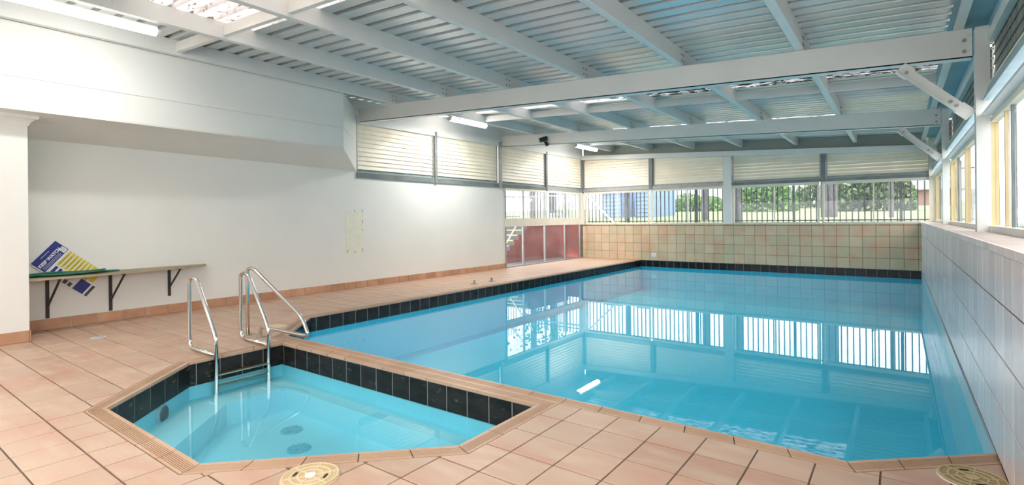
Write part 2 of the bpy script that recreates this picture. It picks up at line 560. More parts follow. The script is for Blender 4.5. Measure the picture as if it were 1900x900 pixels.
for x0, x1, y0, y1 in cells:
    if x1 - x0 < 0.02 or y1 - y0 < 0.02: continue
    x0 += J / 2; x1 -= J / 2; y0 += J / 2; y1 -= J / 2
    sq = [(x0, y0), (x1, y0), (x1, y1), (x0, y1)]
    # keep a joint between the coping and the floor tiles
    pieces = subtract(subtract([sq], offset(TUB, [CW + .008] * 6)), offset(POOL, [CW + .008] * 3 + [0, 0, CW + .008]))
    tot = sum(abs(area(p)) for p in pieces)
    if tot < 0.0006: continue
    if not any(seen(x, y) for x, y in sq): continue
    dist = math.hypot((x0 + x1) / 2, (y0 + y1) / 2)
    if tot > 0.999 * abs(area(sq)):
        full.append((dist, (x0 + x1) / 2, (y0 + y1) / 2, x1 - x0, y1 - y0))
    else:
        cut.append((dist, pieces))
full.sort()
cut.sort(key=lambda c: c[0])
LIMIT = 296
cache = {}
n_cut = len(cut)
for d, x, y, w, h in full[:LIMIT - n_cut]:
    key = (round(w, 3), round(h, 3))
    if key not in cache:
        cache[key] = tile_mesh('floor_tile', key[0], key[1], 0.012, TERRA)
    link_mesh('floor_tile', cache[key], floor, (x, y, random.uniform(-0.0006, 0.0006)))
for d, pieces in cut:
    mb = MB()
    for p in pieces:
        if area(p) < 0: p = p[::-1]
        mb.prism(p, -0.012, 0)
    mb.build('floor_tile', TERRA, floor)
rest = MB()
for d, x, y, w, h in full[LIMIT - n_cut:]:
    a, b, c = w / 2, h / 2, 0.0022
    z = random.uniform(-0.0006, 0.0006)
    vs = [(x - a, y - b, -.01), (x + a, y - b, -.01), (x + a, y + b, -.01), (x - a, y + b, -.01),
          (x - a + c, y - b + c, z), (x + a - c, y - b + c, z), (x + a - c, y + b - c, z), (x - a + c, y + b - c, z)]
    rest.add(vs, [(4, 5, 6, 7), (0, 1, 5, 4), (1, 2, 6, 5), (2, 3, 7, 6), (3, 0, 4, 7)])
tag(rest.build('distant_floor_tiles', TERRA, floor), kind='stuff')

# ------------------------------------------------------------------ pools
def coping_run(parent, a, b, oa, ob, z=0.0, L=0.3, ridges=6):
    a, b, oa, ob = Vector(a), Vector(b), Vector(oa), Vector(ob)
    n = max(1, round((b - a).length / L))
    for k in range(n):
        g = 0.004 / (b - a).length
        t0, t1 = k / n + g, (k + 1) / n - g
        i0, i1, o0, o1 = a.lerp(b, t0), a.lerp(b, t1), oa.lerp(ob, t0), oa.lerp(ob, t1)
        mb = MB()
        def quad(s0, s1, zb, zt, mi):
            q = [i0.lerp(o0, s0), i1.lerp(o1, s0), i1.lerp(o1, s1), i0.lerp(o0, s1)]
            q = [(p.x, p.y) for p in q]
            if area(q) < 0: q = q[::-1]
            mb.prism(q, zb, zt, mi)
        j0, j1, p0_, p1_ = a.lerp(b, k / n), a.lerp(b, (k + 1) / n), oa.lerp(ob, k / n), oa.lerp(ob, (k + 1) / n)
        q = [j0, j1, p1_, p0_]
        q = [(p.x, p.y) for p in q]
        if area(q) < 0: q = q[::-1]
        mb.prism(q, z - 0.03, z - 0.008, 1)
        # wide nosing at the water's edge, narrow ridges, wide back strip
        quad(-0.04, 0.20, z - 0.022, z, 0)
        edges = [0.235 + (0.84 - 0.235) * i / ridges for i in range(ridges + 1)]
        for i in range(ridges):
            quad(edges[i], edges[i + 1] - 0.05, z - 0.01, z - 0.001, 0)
        quad(0.84, 1.0, z - 0.022, z, 0)
        mb.build('coping_tile', [COPE, GROUT], parent)

def wall_tiles(parent, a, b, ztop, h, w, m, thick=0.012, name='wall_tile', flip=1, phase=0.0, back=None):
    """vertical tiles standing proud of the line a->b; normal to the left of a->b when flip=1"""
    a, b = Vector(a), Vector(b)
    L = (b - a).length
    d = (b - a) / L
    nrm = Vector((-d.y, d.x)) * flip
    if back is not None:
        q = [(a.x, a.y), (b.x, b.y), (b.x + nrm.x * .009, b.y + nrm.y * .009), (a.x + nrm.x * .009, a.y + nrm.y * .009)]
        if area(q) < 0: q = q[::-1]
        MB().prism(q, ztop - h, ztop).build('grout_bed', back, parent)
    s = -phase
    while s < L - 0.01:
        s0, s1 = max(s, 0) + 0.0035, min(s + w, L) - 0.0035
        s += w
        if s1 - s0 < 0.01: continue
        p0, p1 = a + d * s0, a + d * s1
        q0, q1 = p0 + nrm * thick, p1 + nrm * thick
        c = 0.003
        e0, e1 = q0 + d * c, q1 - d * c
        z0, z1 = ztop - h + 0.0035, ztop - 0.0035
        e0i, e1i = q0 - nrm * c, q1 - nrm * c
        vs = [(p0.x, p0.y, z0), (p1.x, p1.y, z0), (p1.x, p1.y, z1), (p0.x, p0.y, z1),
              (e0i.x, e0i.y, z0), (e1i.x, e1i.y, z0), (e1i.x, e1i.y, z1), (e0i.x, e0i.y, z1),
              (e0.x, e0.y, z0 + c), (e1.x, e1.y, z0 + c), (e1.x, e1.y, z1 - c), (e0.x, e0.y, z1 - c)]
        fs = [(8, 9, 10, 11)]
        for i in range(4):
            j = (i + 1) % 4
            fs += [(i, j, 4 + j, 4 + i), (4 + i, 4 + j, 8 + j, 8 + i)]
        if flip < 0 or True:
            fs2 = fs
        mb = MB()
        mb.add(vs, fs2)
        o = mb.build(name, m, parent)
        yield o

def basin(parent, poly, depth, m, zt=-0.02, wall=0.06, skip=()):
    mb = MB()
    out = offset(poly, [wall] * len(poly))
    n = len(poly)
    for i in range(n):
        j = (i + 1) % n
        q = [poly[i], out[i], out[j], poly[j]]
        if area(q) < 0: q = q[::-1]
        mb.prism(q, -depth - 0.1, zt)
    p = list(out)
    mb.prism(p, -depth - 0.1, -depth)
    return mb.build('shell', m, parent)

pool = empty('swimming_pool', (-3.3, 10, -1.2), 'long blue indoor swimming pool with black waterline tiles', 'pool')
basin(pool, POOL, 0.95, POOLIN)
for i in (0, 1, 2, 5):
    j = (i + 1) % 6
    coping_run(pool, POOL[i], POOL[j], POOL_OUT[i], POOL_OUT[j], ridges=6)
for (a, b) in ((POOL[5], POOL[0]), (POOL[0], POOL[1]), (POOL[4], POOL[5])):
    ph = 0.0
    for o in wall_tiles(pool, a, b, -0.022 if a != POOL[4] else 0.0, 0.21, 0.233, BLACKT, phase=ph, back=BLGROUT): pass
pw = MB().prism(offset(POOL, [0.02] * 6), WZ - 0.001, WZ)
wv = [(x, y, WZ) for x, y in offset(POOL, [0.01] * 6)]
pool_water = MB().add(wv, [tuple(range(6))]).build('water', WATER)
tag(pool_water, 'still turquoise water filling the long swimming pool', 'water')

tub = empty('plunge_pool', (-4, 2.3, -0.9), 'small angular plunge pool with stained black wall tiles in the tiled deck', 'pool')
basin(tub, TUB, 0.60, TUBIN)
for i in range(6):
    j = (i + 1) % 6
    coping_run(tub, TUB[i], TUB[j], TUB_OUT[i], TUB_OUT[j])
for i in range(6):
    j = (i + 1) % 6
    for o in wall_tiles(tub, TUB[i], TUB[j], -0.022, 0.225, 0.233, BLACKS, back=BLGROUT): pass
# bench ledge under water
lo = offset(TUB, [-0.42, -0.30, -0.02, -0.02, -0.22, -0.42])
ld = MB()
for p in subtract([list(TUB)], lo):
    if area(p) < 0: p = p[::-1]
    ld.prism(p, -0.60, -0.38)
ld.build('bench', TUBIN, tub)
for (x, y) in ((-4.69, 2.765), (-4.26, 2.58)):
    d = MB()
    d.cyl((x, y), 0.10, -0.60, -0.588, 28)
    for k in range(12):
        a = 2 * math.pi * k / 12
        d.bar((x + 0.03 * math.cos(a), y + 0.03 * math.sin(a), -0.585), (x + 0.09 * math.cos(a), y + 0.09 * math.sin(a), -0.585), 0.012, 0.008)
    d.build('drain_cover', mat('pale_blue_drain', (0.16, 0.50, 0.60), 0.4) if 'pale_blue_drain' not in bpy.data.materials else bpy.data.materials['pale_blue_drain'], tub)
# round wall fitting just under the water on the angled wall
fa, fb = Vector(TUB[0]), Vector(TUB[1])
fd = (fb - fa).normalized(); fn = Vector((-fd.y, fd.x))
fc = fa.lerp(fb, 0.41)
lite = MB()
def disc(mb, c, nrm, r0, d0, r1, d1, n=24, mi=0):
    nrm3 = Vector((nrm.x, nrm.y, 0)); s3 = Vector((-nrm.y, nrm.x, 0)); u3 = Vector((0, 0, 1))
    c3 = Vector(c)
    b = [c3 + nrm3 * d0 + (s3 * math.cos(t) + u3 * math.sin(t)) * r0 for t in [2 * math.pi * k / n for k in range(n)]]
    t_ = [c3 + nrm3 * d1 + (s3 * math.cos(t) + u3 * math.sin(t)) * r1 for t in [2 * math.pi * k / n for k in range(n)]]
    mb.hexa(b, t_, mi)
disc(lite, (fc.x, fc.y, -0.325), fn, 0.090, 0.0, 0.085, 0.03)
for k in range(-4, 5):
    s3 = Vector((-fn.y, fn.x, 0))
    hh = math.sqrt(max(0, 0.072 ** 2 - (k * 0.016) ** 2))
    c3 = Vector((fc.x, fc.y, -0.325)) + Vector((fn.x, fn.y, 0)) * 0.034 + s3 * (k * 0.016)
    lite.bar(c3 - Vector((0, 0, hh)), c3 + Vector((0, 0, hh)), 0.006, 0.006, up=(fn.x, fn.y, 0), mi=1)
lite.build('suction_grille', [mat('grey_blue_plastic', (0.30, 0.45, 0.50), 0.4), DARKR], tub)
tw = [(x, y, TWZ) for x, y in offset(TUB, [-0.004] * 6)]
tub_water = MB().add(tw, [tuple(range(6))]).build('water', TUBWATER)
tag(tub_water, 'shallow clear blue water in the small angular plunge pool', 'water')

# ------------------------------------------------------------------ walls
wl_ = MB()
wl_.box(XL - 0.2, XL, YN, 6.9, -0.1, 3.72)
wl_.box(XL - 0.2, XL, 6.9, 12.03, -0.1, 2.31)
struct('wall_left', wl_, WALLWHITE)
# skirting
skl = tag(empty('baseboard_left'), kind='structure')
y = 1.604
k = 0
while y < 12.03:
    y1 = min(y + 0.2915, 12.05)
    for o in wall_tiles(skl, (XL, y), (XL, y1), 0.143, 0.143, 0.3, SKIRT, name='skirting_tile', flip=-1): pass
    y = y1
for o in wall_tiles(skl, (XL, 12.03), (XL - 0.15, 12.03), 0.143, 0.143, 0.3, SKIRT, name='skirting_tile', flip=-1): pass
y = 1.604 - 0.29 * 6
while y < 1.6:
    for o in wall_tiles(skl, (-8.38, y), (-8.38, y + 0.29), 0.14, 0.14, 0.3, SKIRT, name='skirting_tile', flip=-1): pass
    y += 0.29
for o in wall_tiles(skl, (-8.366, 1.606), (-9.12, 1.606), 0.14, 0.14, 0.29, SKIRT, name='skirting_tile', flip=-1): pass

pier = MB()
pier.box(XL, -8.38, YN, 1.606, -0.1, 2.58)
pr_ = struct('wall_pier', pier, WALLWHITE)
cn = MB()
prof = [(0.0, 2.58), (0.012, 2.58), (0.016, 2.60), (0.03, 2.625), (0.055, 2.65), (0.085, 2.66), (0.09, 2.68), (0.09, 2.70), (0.0, 2.70)]
for i in range(len(prof) - 1):
    (d0, z0), (d1, z1) = prof[i], prof[i + 1]
    def ring(d, z):
        return [(-8.38 + d, YN, z), (-8.38 + d, 1.606 + d, z), (XL, 1.606 + d, z)]
    r0, r1 = ring(d0, z0), ring(d1, z1)
    cn.add(r0 + r1, [(0, 1, 4, 3), (1, 2, 5, 4)])
cn.add([(XL, YN, 2.58), (XL, 1.7, 2.58)], [])
struct('trim_cornice', cn, TRIMW)

bk = MB()
def footprint(d, e=0.0):
    return [(-8.08 + d, YN), (-8.08 + d, 5.83 + e), (XL, 6.90 + e), (XL, YN)]
f0 = footprint(0)
zb = [2.735, 2.718, 2.44, 2.60]
bk.hexa([(x, y, z) for (x, y), z in zip(f0, zb)], [(x, y, 3.082) for x, y in f0])
f1 = footprint(0.004)
bk.hexa([(x, y, 3.088) for x, y in f1], [(x, y, 3.72) for x, y in f1])
f2 = footprint(-0.01)
bk.hexa([(x, y, 3.07) for x, y in f2], [(x, y, 3.1) for x, y in f2])
struct('wall_bulkhead', bk, WALLWHITE)
tb = MB()
tb.bar((-8.085, YN, 2.722), (-8.085, 5.79, 2.706), 0.05, 0.012)
tb.bar((XL + 0.03, 1.6, 2.60), (XL + 0.03, 6.6, 2.60), 0.06, 0.02)
struct('trim_soffit', tb, WALLWHITE)

patch = MB().box(XL, XL + 0.003, 6.62, 7.07, 0.72, 1.6)
for (py, pz) in ((6.66, .74), (6.84, .735), (7.03, .76), (7.03, 1.58), (7.03, 1.2), (7.03, 1.35), (6.84, 1.59)):
    patch.box(XL + 0.003, XL + 0.006, py, py + 0.008, pz, pz + random.uniform(0.02, 0.08), 1)
tag(patch.build('wall_patch', [PATCH, BLACKM]), 'cream unpainted rectangle with screw marks on the white wall', 'patch')

# far wall: tiled dado, four rows
wf = MB().box(XL - 0.2, 0.9, YF, YF + 0.18, -0.012, 1.19)
wall_far = struct('wall_far', wf, GROUT)
x = 0.384 + 0.2925
while x > XL:
    x1 = x; x0 = max(x - 0.2925, XL)
    x = x0
    if x0 > 0.45: continue
    x1 = min(x1, 0.45)
    if x1 - x0 < 0.02: continue
    for r, (zt_, h) in enumerate(((1.20, 0.05), (1.147, 0.29), (0.857, 0.286), (0.571, 0.286), (0.285, 0.285))):
        for o in wall_tiles(wall_far, (x1, YF), (x0, YF), zt_ , h, 0.4, FARTILE, name='wall_tile', flip=1): pass

# right wall
wr = MB().box(XR, 0.83, YN, YF, -0.012, 1.19)
wall_right = struct('wall_right', wr, DGROUT)
W = 0.2875
ys = []
y = 3.53 - W * 20
while y < YF - 0.02:
    ys.append((y, min(y + W, YF)))
    y += W
rightcount = 0
for (y0, y1) in ys:
    if y1 < 2.0: continue
    for r, (zt_, h) in enumerate(((1.182, 0.275), (0.905, 0.295), (0.608, 0.29), (0.316, 0.305))):
        for o in wall_tiles(wall_right, (XR, y0), (XR, y1), zt_, h, 0.4, RTILE, thick=0.006, name='wall_tile', flip=1): pass
        rightcount += 1
far_r = MB()
far_r.box(XR - 0.012, XR, YN, 1.98, 0.02, 1.18)
far_r.build('lower_lining', RTILE, wall_right)
for (y0, y1) in ys:
    if y1 < 2.0: continue
    m = MB()
    m.box(XR - 0.018, XR + 0.30, y0 + 0.004, y1 - 0.004, 1.192, 1.232)
    m.box(XR - 0.03, XR - 0.018, y0 + 0.004, y1 - 0.004, 1.190, 1.233, 1)
    m.build('cap_tile', [RCAP, RTILE], wall_right)
# pale-blue strip of pool shell lining the right wall at the waterline
lin = MB().box(XR - 0.016, XR - 0.002, 4.18, YF - 0.02, -0.9, -0.002)
lin.build('waterline_strip', mat('pale_waterline_strip', (0.40, 0.58, 0.64), 0.3, col2=(0.5, 0.62, 0.66), scale=5), pool)

# near wall behind the camera: low wall with open bays, posts and a head beam
wnr = MB().box(XL - 0.2, 0.83, YN - 0.18, YN, -0.1, 1.2)
wnr.box(XL - 0.2, 0.83, YN - 0.18, YN, 2.3, 3.95)
for px_ in (-8.6, -6.2, -3.9, -1.6, 0.7):
    wnr.box(px_ - 0.07, px_ + 0.07, YN - 0.16, YN - 0.02, 1.2, 2.3)
struct('wall_near', wnr, WALLWHITE)

# ------------------------------------------------------------------ roof
ceiling = tag(empty('ceiling'), kind='structure')
PITCH = 0.227
COVER = PITCH * 3
def sheet(y0, y1, x0, x1, m, name='roof_sheet', dz=0.0):
    prof = []
    y = y0
    while y < y1 - 1e-4:
        for (dy, dzz) in ((0.0, 0), (0.150, 0), (0.158, 0.062), (0.218, 0.062)):
            prof.append((y + dy, dzz))
        y += PITCH
    prof.append((y1, 0))
    mb = MB()
    vs = []
    zs = lambda xx: ZT(xx) + 0.202 + dz
    for (yy, dd) in prof:
        vs += [(x0, yy, zs(x0) + dd), (x1, yy, zs(x1) + dd)]
    fs = [(2 * i, 2 * i + 1, 2 * i + 3, 2 * i + 2) for i in range(len(prof) - 1)]
    mb.add(vs, fs)
    return mb.build(name, m, ceiling)
y = YN + 0.30
idx = 0
sheet(YN - 0.1, YN + 0.30, XL - 0.25, 0.50, SHEET)
XE0, XE1 = XL - 0.25, 0.50
while y < 16.9:
    y1 = y + COVER
    mid = (y + y1) / 2
    special = None
    if 2.3 < mid < 3.5: special = ((-6.65, XE1, FLAKY), (XE0, -6.65, SHEET))
    elif 9.1 < mid < 9.3: special = ((XE0, -4.5, FLAKY), (-4.5, -3.82, FLAKYD), (-3.82, XE1, FLAKYK))
    elif 13.2 < mid < 14.1: special = ((XE0, -6.2, SHEET), (-6.2, -1.0, FLAKYD), (-1.0, XE1, SHEET))
    elif -1.2 < mid < 0.5: special = ((XE0, XE1, FLAKY),)
    if special:
        for a, b, m in special:
            sheet(y, y1, a, b, m, 'translucent_sheet' if m is not SHEET else 'roof_sheet')
    else:
        sheet(y, y1, XE0, XE1, SHEET)
    y = y1
    idx += 1

def purlin(xl, label, side=1):
    p = empty('roof_purlin', (xl, 7, ZT(xl)), label, 'beam', 'white roof purlins')
    mb = MB()
    z0, z1 = ZT(xl) + 0.0, ZT(xl) + 0.198
    w = 0.088
    y0, y1 = YN, 16.72
    # C section: web on the +X side, flanges point to -X
    xw = xl + w
    mb.box(xw - 0.004, xw, y0, y1, z0, z1)
    mb.box(xl, xw - 0.004, y0, y1, z0, z0 + 0.004)
    mb.box(xl, xw - 0.004, y0, y1, z1 - 0.004, z1)
    mb.box(xl, xl + 0.003, y0, y1, z0, z0 + 0.02)
    mb.build('channel', STEEL, p)
    b = MB()
    for yb in (6.98, 11.88):
        for (dy, dz) in ((0.01, 0.05), (0.01, 0.13), (0.09, 0.05), (0.09, 0.13)):
            c = Vector((xw, yb + dy - 0.12, z0 + dz))
            b.hexa([c + Vector((0, .011 * math.cos(t), .011 * math.sin(t))) for t in [math.pi / 3 * k for k in range(6)]],
                   [c + Vector((0.008, .011 * math.cos(t), .011 * math.sin(t))) for t in [math.pi / 3 * k for k in range(6)]])
    tag(b.build('bolts', DARKR, p), kind='stuff')
    return p
PUR = [-8.03, -6.676, -5.245, -3.82, -2.37, -0.97, 0.449]
names = ['purlin beside the white bulkhead, carrying the two far tube lights', 'second roof purlin from the white bulkhead, the near tube light beside it',
         'third roof purlin from the white bulkhead', 'middle roof purlin, fourth from the white bulkhead',
         'fifth roof purlin from the white bulkhead', 'second roof purlin from the teal box gutter', 'roof purlin running along the teal box gutter']
for xx, nm in zip(PUR, names):
    purlin(xx, nm)
ep = MB().box(XL - 0.14, XL - 0.02, YN, 16.7, ZT(XL) - 0.16, ZT(XL) + 0.2)
struct('trim_wall_plate', ep, STEEL)
ep2 = MB().bar((XL + 0.0, 6.90, 3.53), (XL + 0.0, 16.6, 3.60), 0.09, 0.17)
struct('trim_louvre_head', ep2, STEEL)

def ibeam(name, x0, x1, yf, depth, label):
    """sloping beam with a wide bottom flange, near face at y=yf"""
    e = empty(name, ((x0 + x1) / 2, yf, ZT((x0 + x1) / 2)), label, 'beam', 'main roof beams')
    mb = MB()
    def seg(ya, yb, za, zb_):
        b = [(x0, ya, ZT(x0) + za), (x1, ya, ZT(x1) + za), (x1, yb, ZT(x1) + za), (x0, yb, ZT(x0) + za)]
        t = [(x0, ya, ZT(x0) + zb_), (x1, ya, ZT(x1) + zb_), (x1, yb, ZT(x1) + zb_), (x0, yb, ZT(x0) + zb_)]
        mb.hexa(b, t)
    seg(yf, yf + 0.14, -depth, -depth + 0.012)
    seg(yf, yf + 0.012, -depth, -0.0)
    seg(yf - 0.004, yf + 0.20, -0.03, -0.002)
    mb.build('channel', STEEL, e)
    return e
b1 = ibeam('roof_beam', XL + 0.02, 0.60, 6.95, 0.29, 'near white roof beam spanning from bulkhead to the wall post')
b2 = ibeam('roof_beam', XL + 0.02, 0.60, 11.85, 0.29, 'middle white roof beam with a black camera hanging on it')
for e, yy in ((b1, 6.95), (b2, 11.85)):
    mb = MB()
    mb.box(0.43, 0.60, yy - 0.006, yy, 3.0, 3.20)
    mb.build('end_plate', STEEL, e)
    for zz in (3.04, 3.15):
        mb = MB()
        c = Vector((0.54, yy - 0.006, zz))
        ring = lambda d, r: [c + Vector((r * math.cos(t), -d, r * math.sin(t))) for t in [math.pi / 3 * k for k in range(6)]]
        mb.hexa(ring(0, .02), ring(0.006, .02))
        mb.hexa(ring(0.006, .013), ring(0.02, .013))
        mb.build('bolt', GALV, e)
b3e = empty('roof_beam', (-4, 16.5, 3.4), 'far white roof beam above the cream louvres of the end wall', 'beam', 'main roof beams')
mb = MB()
def seg3(ya, yb, za, zb_, x0=XL, x1=0.7):
    b = [(x0, ya, ZT(x0) + za), (x1, ya, ZT(x1) + za), (x1, yb, ZT(x1) + za), (x0, yb, ZT(x0) + za)]
    t = [(x0, ya, ZT(x0) + zb_), (x1, ya, ZT(x1) + zb_), (x1, yb, ZT(x1) + zb_), (x0, yb, ZT(x0) + zb_)]
    mb.hexa(b, t)
seg3(16.54, 16.68, -0.268, -0.118)
mb.build('hollow_section', STEEL, b3e)
mb = MB()
seg3(16.74, 16.80, -0.2, 0.26)
struct('trim_fascia', mb, FASCIA)
mb = MB()
seg3(16.69, 16.72, -0.44, -0.11)
struct('trim_closure', mb, CREAMB)

# bridging rows between purlins
def bridge(y0, pairs, label):
    e = empty('purlin_bridging', (-4, y0, 3.6), label, 'brace', 'bridging rows between purlins')
    for (xa, xb) in pairs:
        mb = MB()
        za, zb_ = ZT(xa) + 0.035, ZT(xb) + 0.035
        h = 0.13
        mb.hexa([(xa + .09, y0, za), (xb, y0, zb_), (xb, y0 + .005, zb_), (xa + .09, y0 + .005, za)],
                [(xa + .09, y0, za + h), (xb, y0, zb_ + h), (xb, y0 + .005, zb_ + h), (xa + .09, y0 + .005, za + h)])
        mb.hexa([(xa + .09, y0 + .005, za), (xb, y0 + .005, zb_), (xb, y0 + .06, zb_), (xa + .09, y0 + .06, za)],
                [(xa + .09, y0 + .005, za + .005), (xb, y0 + .005, zb_ + .005), (xb, y0 + .06, zb_ + .005), (xa + .09, y0 + .06, za + .005)])
        mb.build('strut', STEEL, e)
pp = list(zip(PUR[:-1], PUR[1:]))
bridge(3.05, pp, 'nearest row of short struts between purlins, below the flaking bright sheets')
bridge(9.70, pp, 'row of short struts between purlins behind the near roof beam')
bridge(14.95, pp, 'farthest row of short struts between purlins, behind the middle roof beam')

# gutter box
gt = MB()
gt.box(0.53, 0.80, YN, 16.7, 3.33, 3.36)
gt.box(0.53, 0.545, YN, 16.7, 3.36, 3.5)
struct('trim_gutter', gt, TEAL)
gp = MB().box(0.735, 0.80, YN, 16.7, 3.16, 3.33)
struct('trim_eaves', gp, BLUEW)

# ------------------------------------------------------------------ posts and knee braces
def post(x0, x1, y0, y1, z0, z1, label, m=STEEL, name='steel_post'):
    mb = MB().box(x0, x1, y0, y1, z0, z1)
    o = mb.build(name, m)
    return tag(o, label, 'post', 'steel roof posts')
post(0.615, 0.722, 6.85, 7.0, 1.232, 3.24, 'near steel post standing on the low tiled wall under the near roof beam')
post(0.610, 0.705, 11.75, 11.9, 1.232, 3.24, 'second steel post on the low tiled wall under the middle roof beam')
post(-4.26, -4.04, 16.5, 16.62, 1.20, 3.22, 'white steel post in the middle of the far window wall')
post(XL + 0.005, XL + 0.085, 11.72, 11.80, 2.30, 3.60, 'galvanised steel post between the cream louvres on the long side', GALV)
def knee(yf, label):
    e = empty('knee_brace', (0.3, yf, 2.7), label, 'brace', 'knee braces under the roof beams')
    a, b = Vector((0.02, yf, 2.955)), Vector((0.585, yf, 2.383))
    mb = MB()
    mb.bar(a, b, 0.006, 0.10, up=(0, 0, 1))
    d = (b - a).normalized()
    n = Vector((-d.z, 0, d.x))
    if n.z > 0: n = -n
    mb.bar(a + n * 0.05 + Vector((0, -0.03, 0)), b + n * 0.05 - d * 0.12 + Vector((0, -0.03, 0)), 0.06, 0.006, up=(n.x, 0, n.z))
    mb.build('angle_bar', STEEL, e)
    mb = MB()
    mb.bar(b - d * 0.14, b + d * 0.0, 0.012, 0.12, up=(0, 0, 1))
    mb.build('end_plate', STEEL, e)
    mb = MB().bar(a - d * 0.0, a + d * 0.12, 0.012, 0.13, up=(0, 0, 1))
    mb.build('end_plate', STEEL, e)
    for t in (0.1, 0.72, 0.80):
        mb = MB()
        c = a.lerp(b, t) + Vector((0, -0.006, 0))
        ring = lambda dd, r: [c + Vector((r * math.cos(q), -dd, r * math.sin(q))) for q in [math.pi / 3 * k for k in range(6)]]
        mb.hexa(ring(0, .02), ring(0.005, .02))
        mb.hexa(ring(0.005, .012), ring(0.018, .012))
        mb.build('bolt', GALV, e)
knee(6.90, 'near slanting knee brace bolted between the near beam and post')
knee(11.80, 'slanting knee brace below the middle roof beam')

# ------------------------------------------------------------------ louvre panels
BLP = 0.095
def blade_along_y(y0, y1, zt_, x, m, parent, tilt=0.03, s=1):
    mb = MB()
    pts = [(0.0, 0.008), (0.010 * s, 0.004), ((tilt) * s, -BLP), ((tilt + .012) * s, -BLP - 0.006), ((tilt) * s - .012 * s, -BLP - 0.006), (-0.010 * s, -0.02)]
    pts = [(x + px_, zt_ + pz) for px_, pz in pts]
    b = [(px_, y0, pz) for px_, pz in pts]
    t = [(px_, y1, pz) for px_, pz in pts]
    mb.hexa(b, t)
    return mb.build('louvre_blade', m, parent)
def blade_along_x(x0, x1, z0f, z1f, y, m, parent, tilt=0.03):
    mb = MB()
    pts = [(0.0, 0.0), (-0.010, -0.004), (-tilt, -BLP), (-tilt - .012, -BLP - 0.006), (-tilt + .012, -BLP - 0.006), (0.010, -0.02)]
    b = [(x0, y + py, z0f + pz) for py, pz in pts]
    t = [(x1, y + py, z1f + pz) for py, pz in pts]
    mb.hexa(b, t)
    return mb.build('louvre_blade', m, parent)
def side_panel(y0, y1, label):
    e = empty('louvre_bank', (XL, (y0 + y1) / 2, 2.4), label, 'louvre', 'cream louvre panels')
    z = 2.50 + BLP
    while z < 3.56:
        blade_along_y(y0 + 0.03, y1 - 0.03, z, XL - 0.05, CREAMB, e)
        z += BLP
    mb = MB().box(XL - 0.055, XL - 0.035, y0 + 0.03, y1 - 0.03, 2.43, 2.51)
    mb.build('lower_strip', GREENB, e)
    mb = MB().box(XL - 0.06, XL + 0.035, y0, y1, 2.415, 2.432)
    mb.box(XL - 0.04, XL + 0.0, y0, y0 + 0.03, 2.43, 3.56)
    mb.box(XL - 0.04, XL + 0.0, y1 - 0.03, y1, 2.43, 3.56)
    mb.build('frame', GALV, e)
    mb = MB().box(XL - 0.07, XL + 0.03, y0, y1, 2.312, 2.415)
    mb.build('sill_channel', DARKR if y0 < 12 else GALV, e)
    return e
side_panel(6.9, 9.17, 'cream louvre panel above the white wall, nearest the bulkhead')
side_panel(9.26, 11.71, 'second cream louvre panel from the bulkhead, above the white wall')
side_panel(11.80, 14.18, 'third cream louvre panel from the bulkhead, starting at the galvanised post')
side_panel(14.275, 16.58, 'cream louvre panel on the long side reaching the far corner')
for yy in (9.17, 14.18):
    mb = MB().box(XL - 0.06, XL + 0.05, yy, yy + 0.085, 2.30, 3.56)
    tag(mb.build('louvre_mullion', DARKR), 'dark steel upright between the %s two cream louvre panels of the long side' % ('nearest' if yy < 10 else 'farthest'), 'post', 'dark louvre uprights')
mb = MB().box(XL - 0.06, XL + 0.05, YF - 0.06, YF + 0.02, 2.30, 3.56)
tag(mb.build('louvre_mullion', DARKR), 'dark steel upright in the corner where the two louvre rows meet', 'post', 'dark louvre uprights')

def far_panel(x0, x1, label):
    e = empty('louvre_bank', ((x0 + x1) / 2, YF, 2.4), label, 'louvre', 'cream louvre panels')
    z = 2.50 + BLP
    while z < ZT(x0) - 0.24:
        # the uppermost blades of the row stop where the beam comes down
        xe = x1
        zb_ = ZT(xe) - 0.2
        if z > zb_:
            xe = min(x1, 0.449 + (3.27 - 0.2 - z) / 0.0515)
        if xe - x0 > 0.15:
            blade_along_x(x0 + 0.03, xe - 0.03, z, z, YF + 0.03, CREAMB, e)
        z += BLP
    mb = MB().box(x0 + 0.03, x1 - 0.03, YF + 0.01, YF + 0.03, 2.445, 2.51)
    mb.build('lower_strip', GREENB if x0 > -5 else GALV, e)
    mb = MB().box(x0, x1, YF - 0.04, YF + 0.04, 2.43, 2.445)
    mb.box(x0, x0 + 0.03, YF - 0.01, YF + 0.03, 2.43, ZT(x0) - 0.25)
    mb.box(x1 - 0.03, x1, YF - 0.01, YF + 0.03, 2.43, ZT(x1) - 0.25)
    mb.build('frame', GALV, e)
    mb = MB().box(x0, x1, YF - 0.05, YF + 0.05, 2.35, 2.43)
    mb.build('sill_channel', GALV if x0 < -5 else DARKR, e)
far_panel(-9.08, -6.63, 'cream louvre panel of the end wall, in the corner by the red wall')
far_panel(-6.51, -4.27, 'cream louvre panel of the end wall beside the white post, on its left')
far_panel(-4.03, -1.725, 'cream louvre panel of the end wall beside the white post, on its right')
far_panel(-1.60, 0.62, 'cream louvre panel of the end wall above the brick house')
for xx, lb in ((-6.63, 'dark steel upright in the end wall louvres above the blue house'), (-1.72, 'dark steel upright in the end wall louvres above the big tree trunk')):
    mb = MB().box(xx, xx + 0.115, YF - 0.06, YF + 0.05, 2.34, ZT(xx) - 0.26)
    tag(mb.build('louvre_mullion', DARKR), lb, 'post', 'dark louvre uprights')

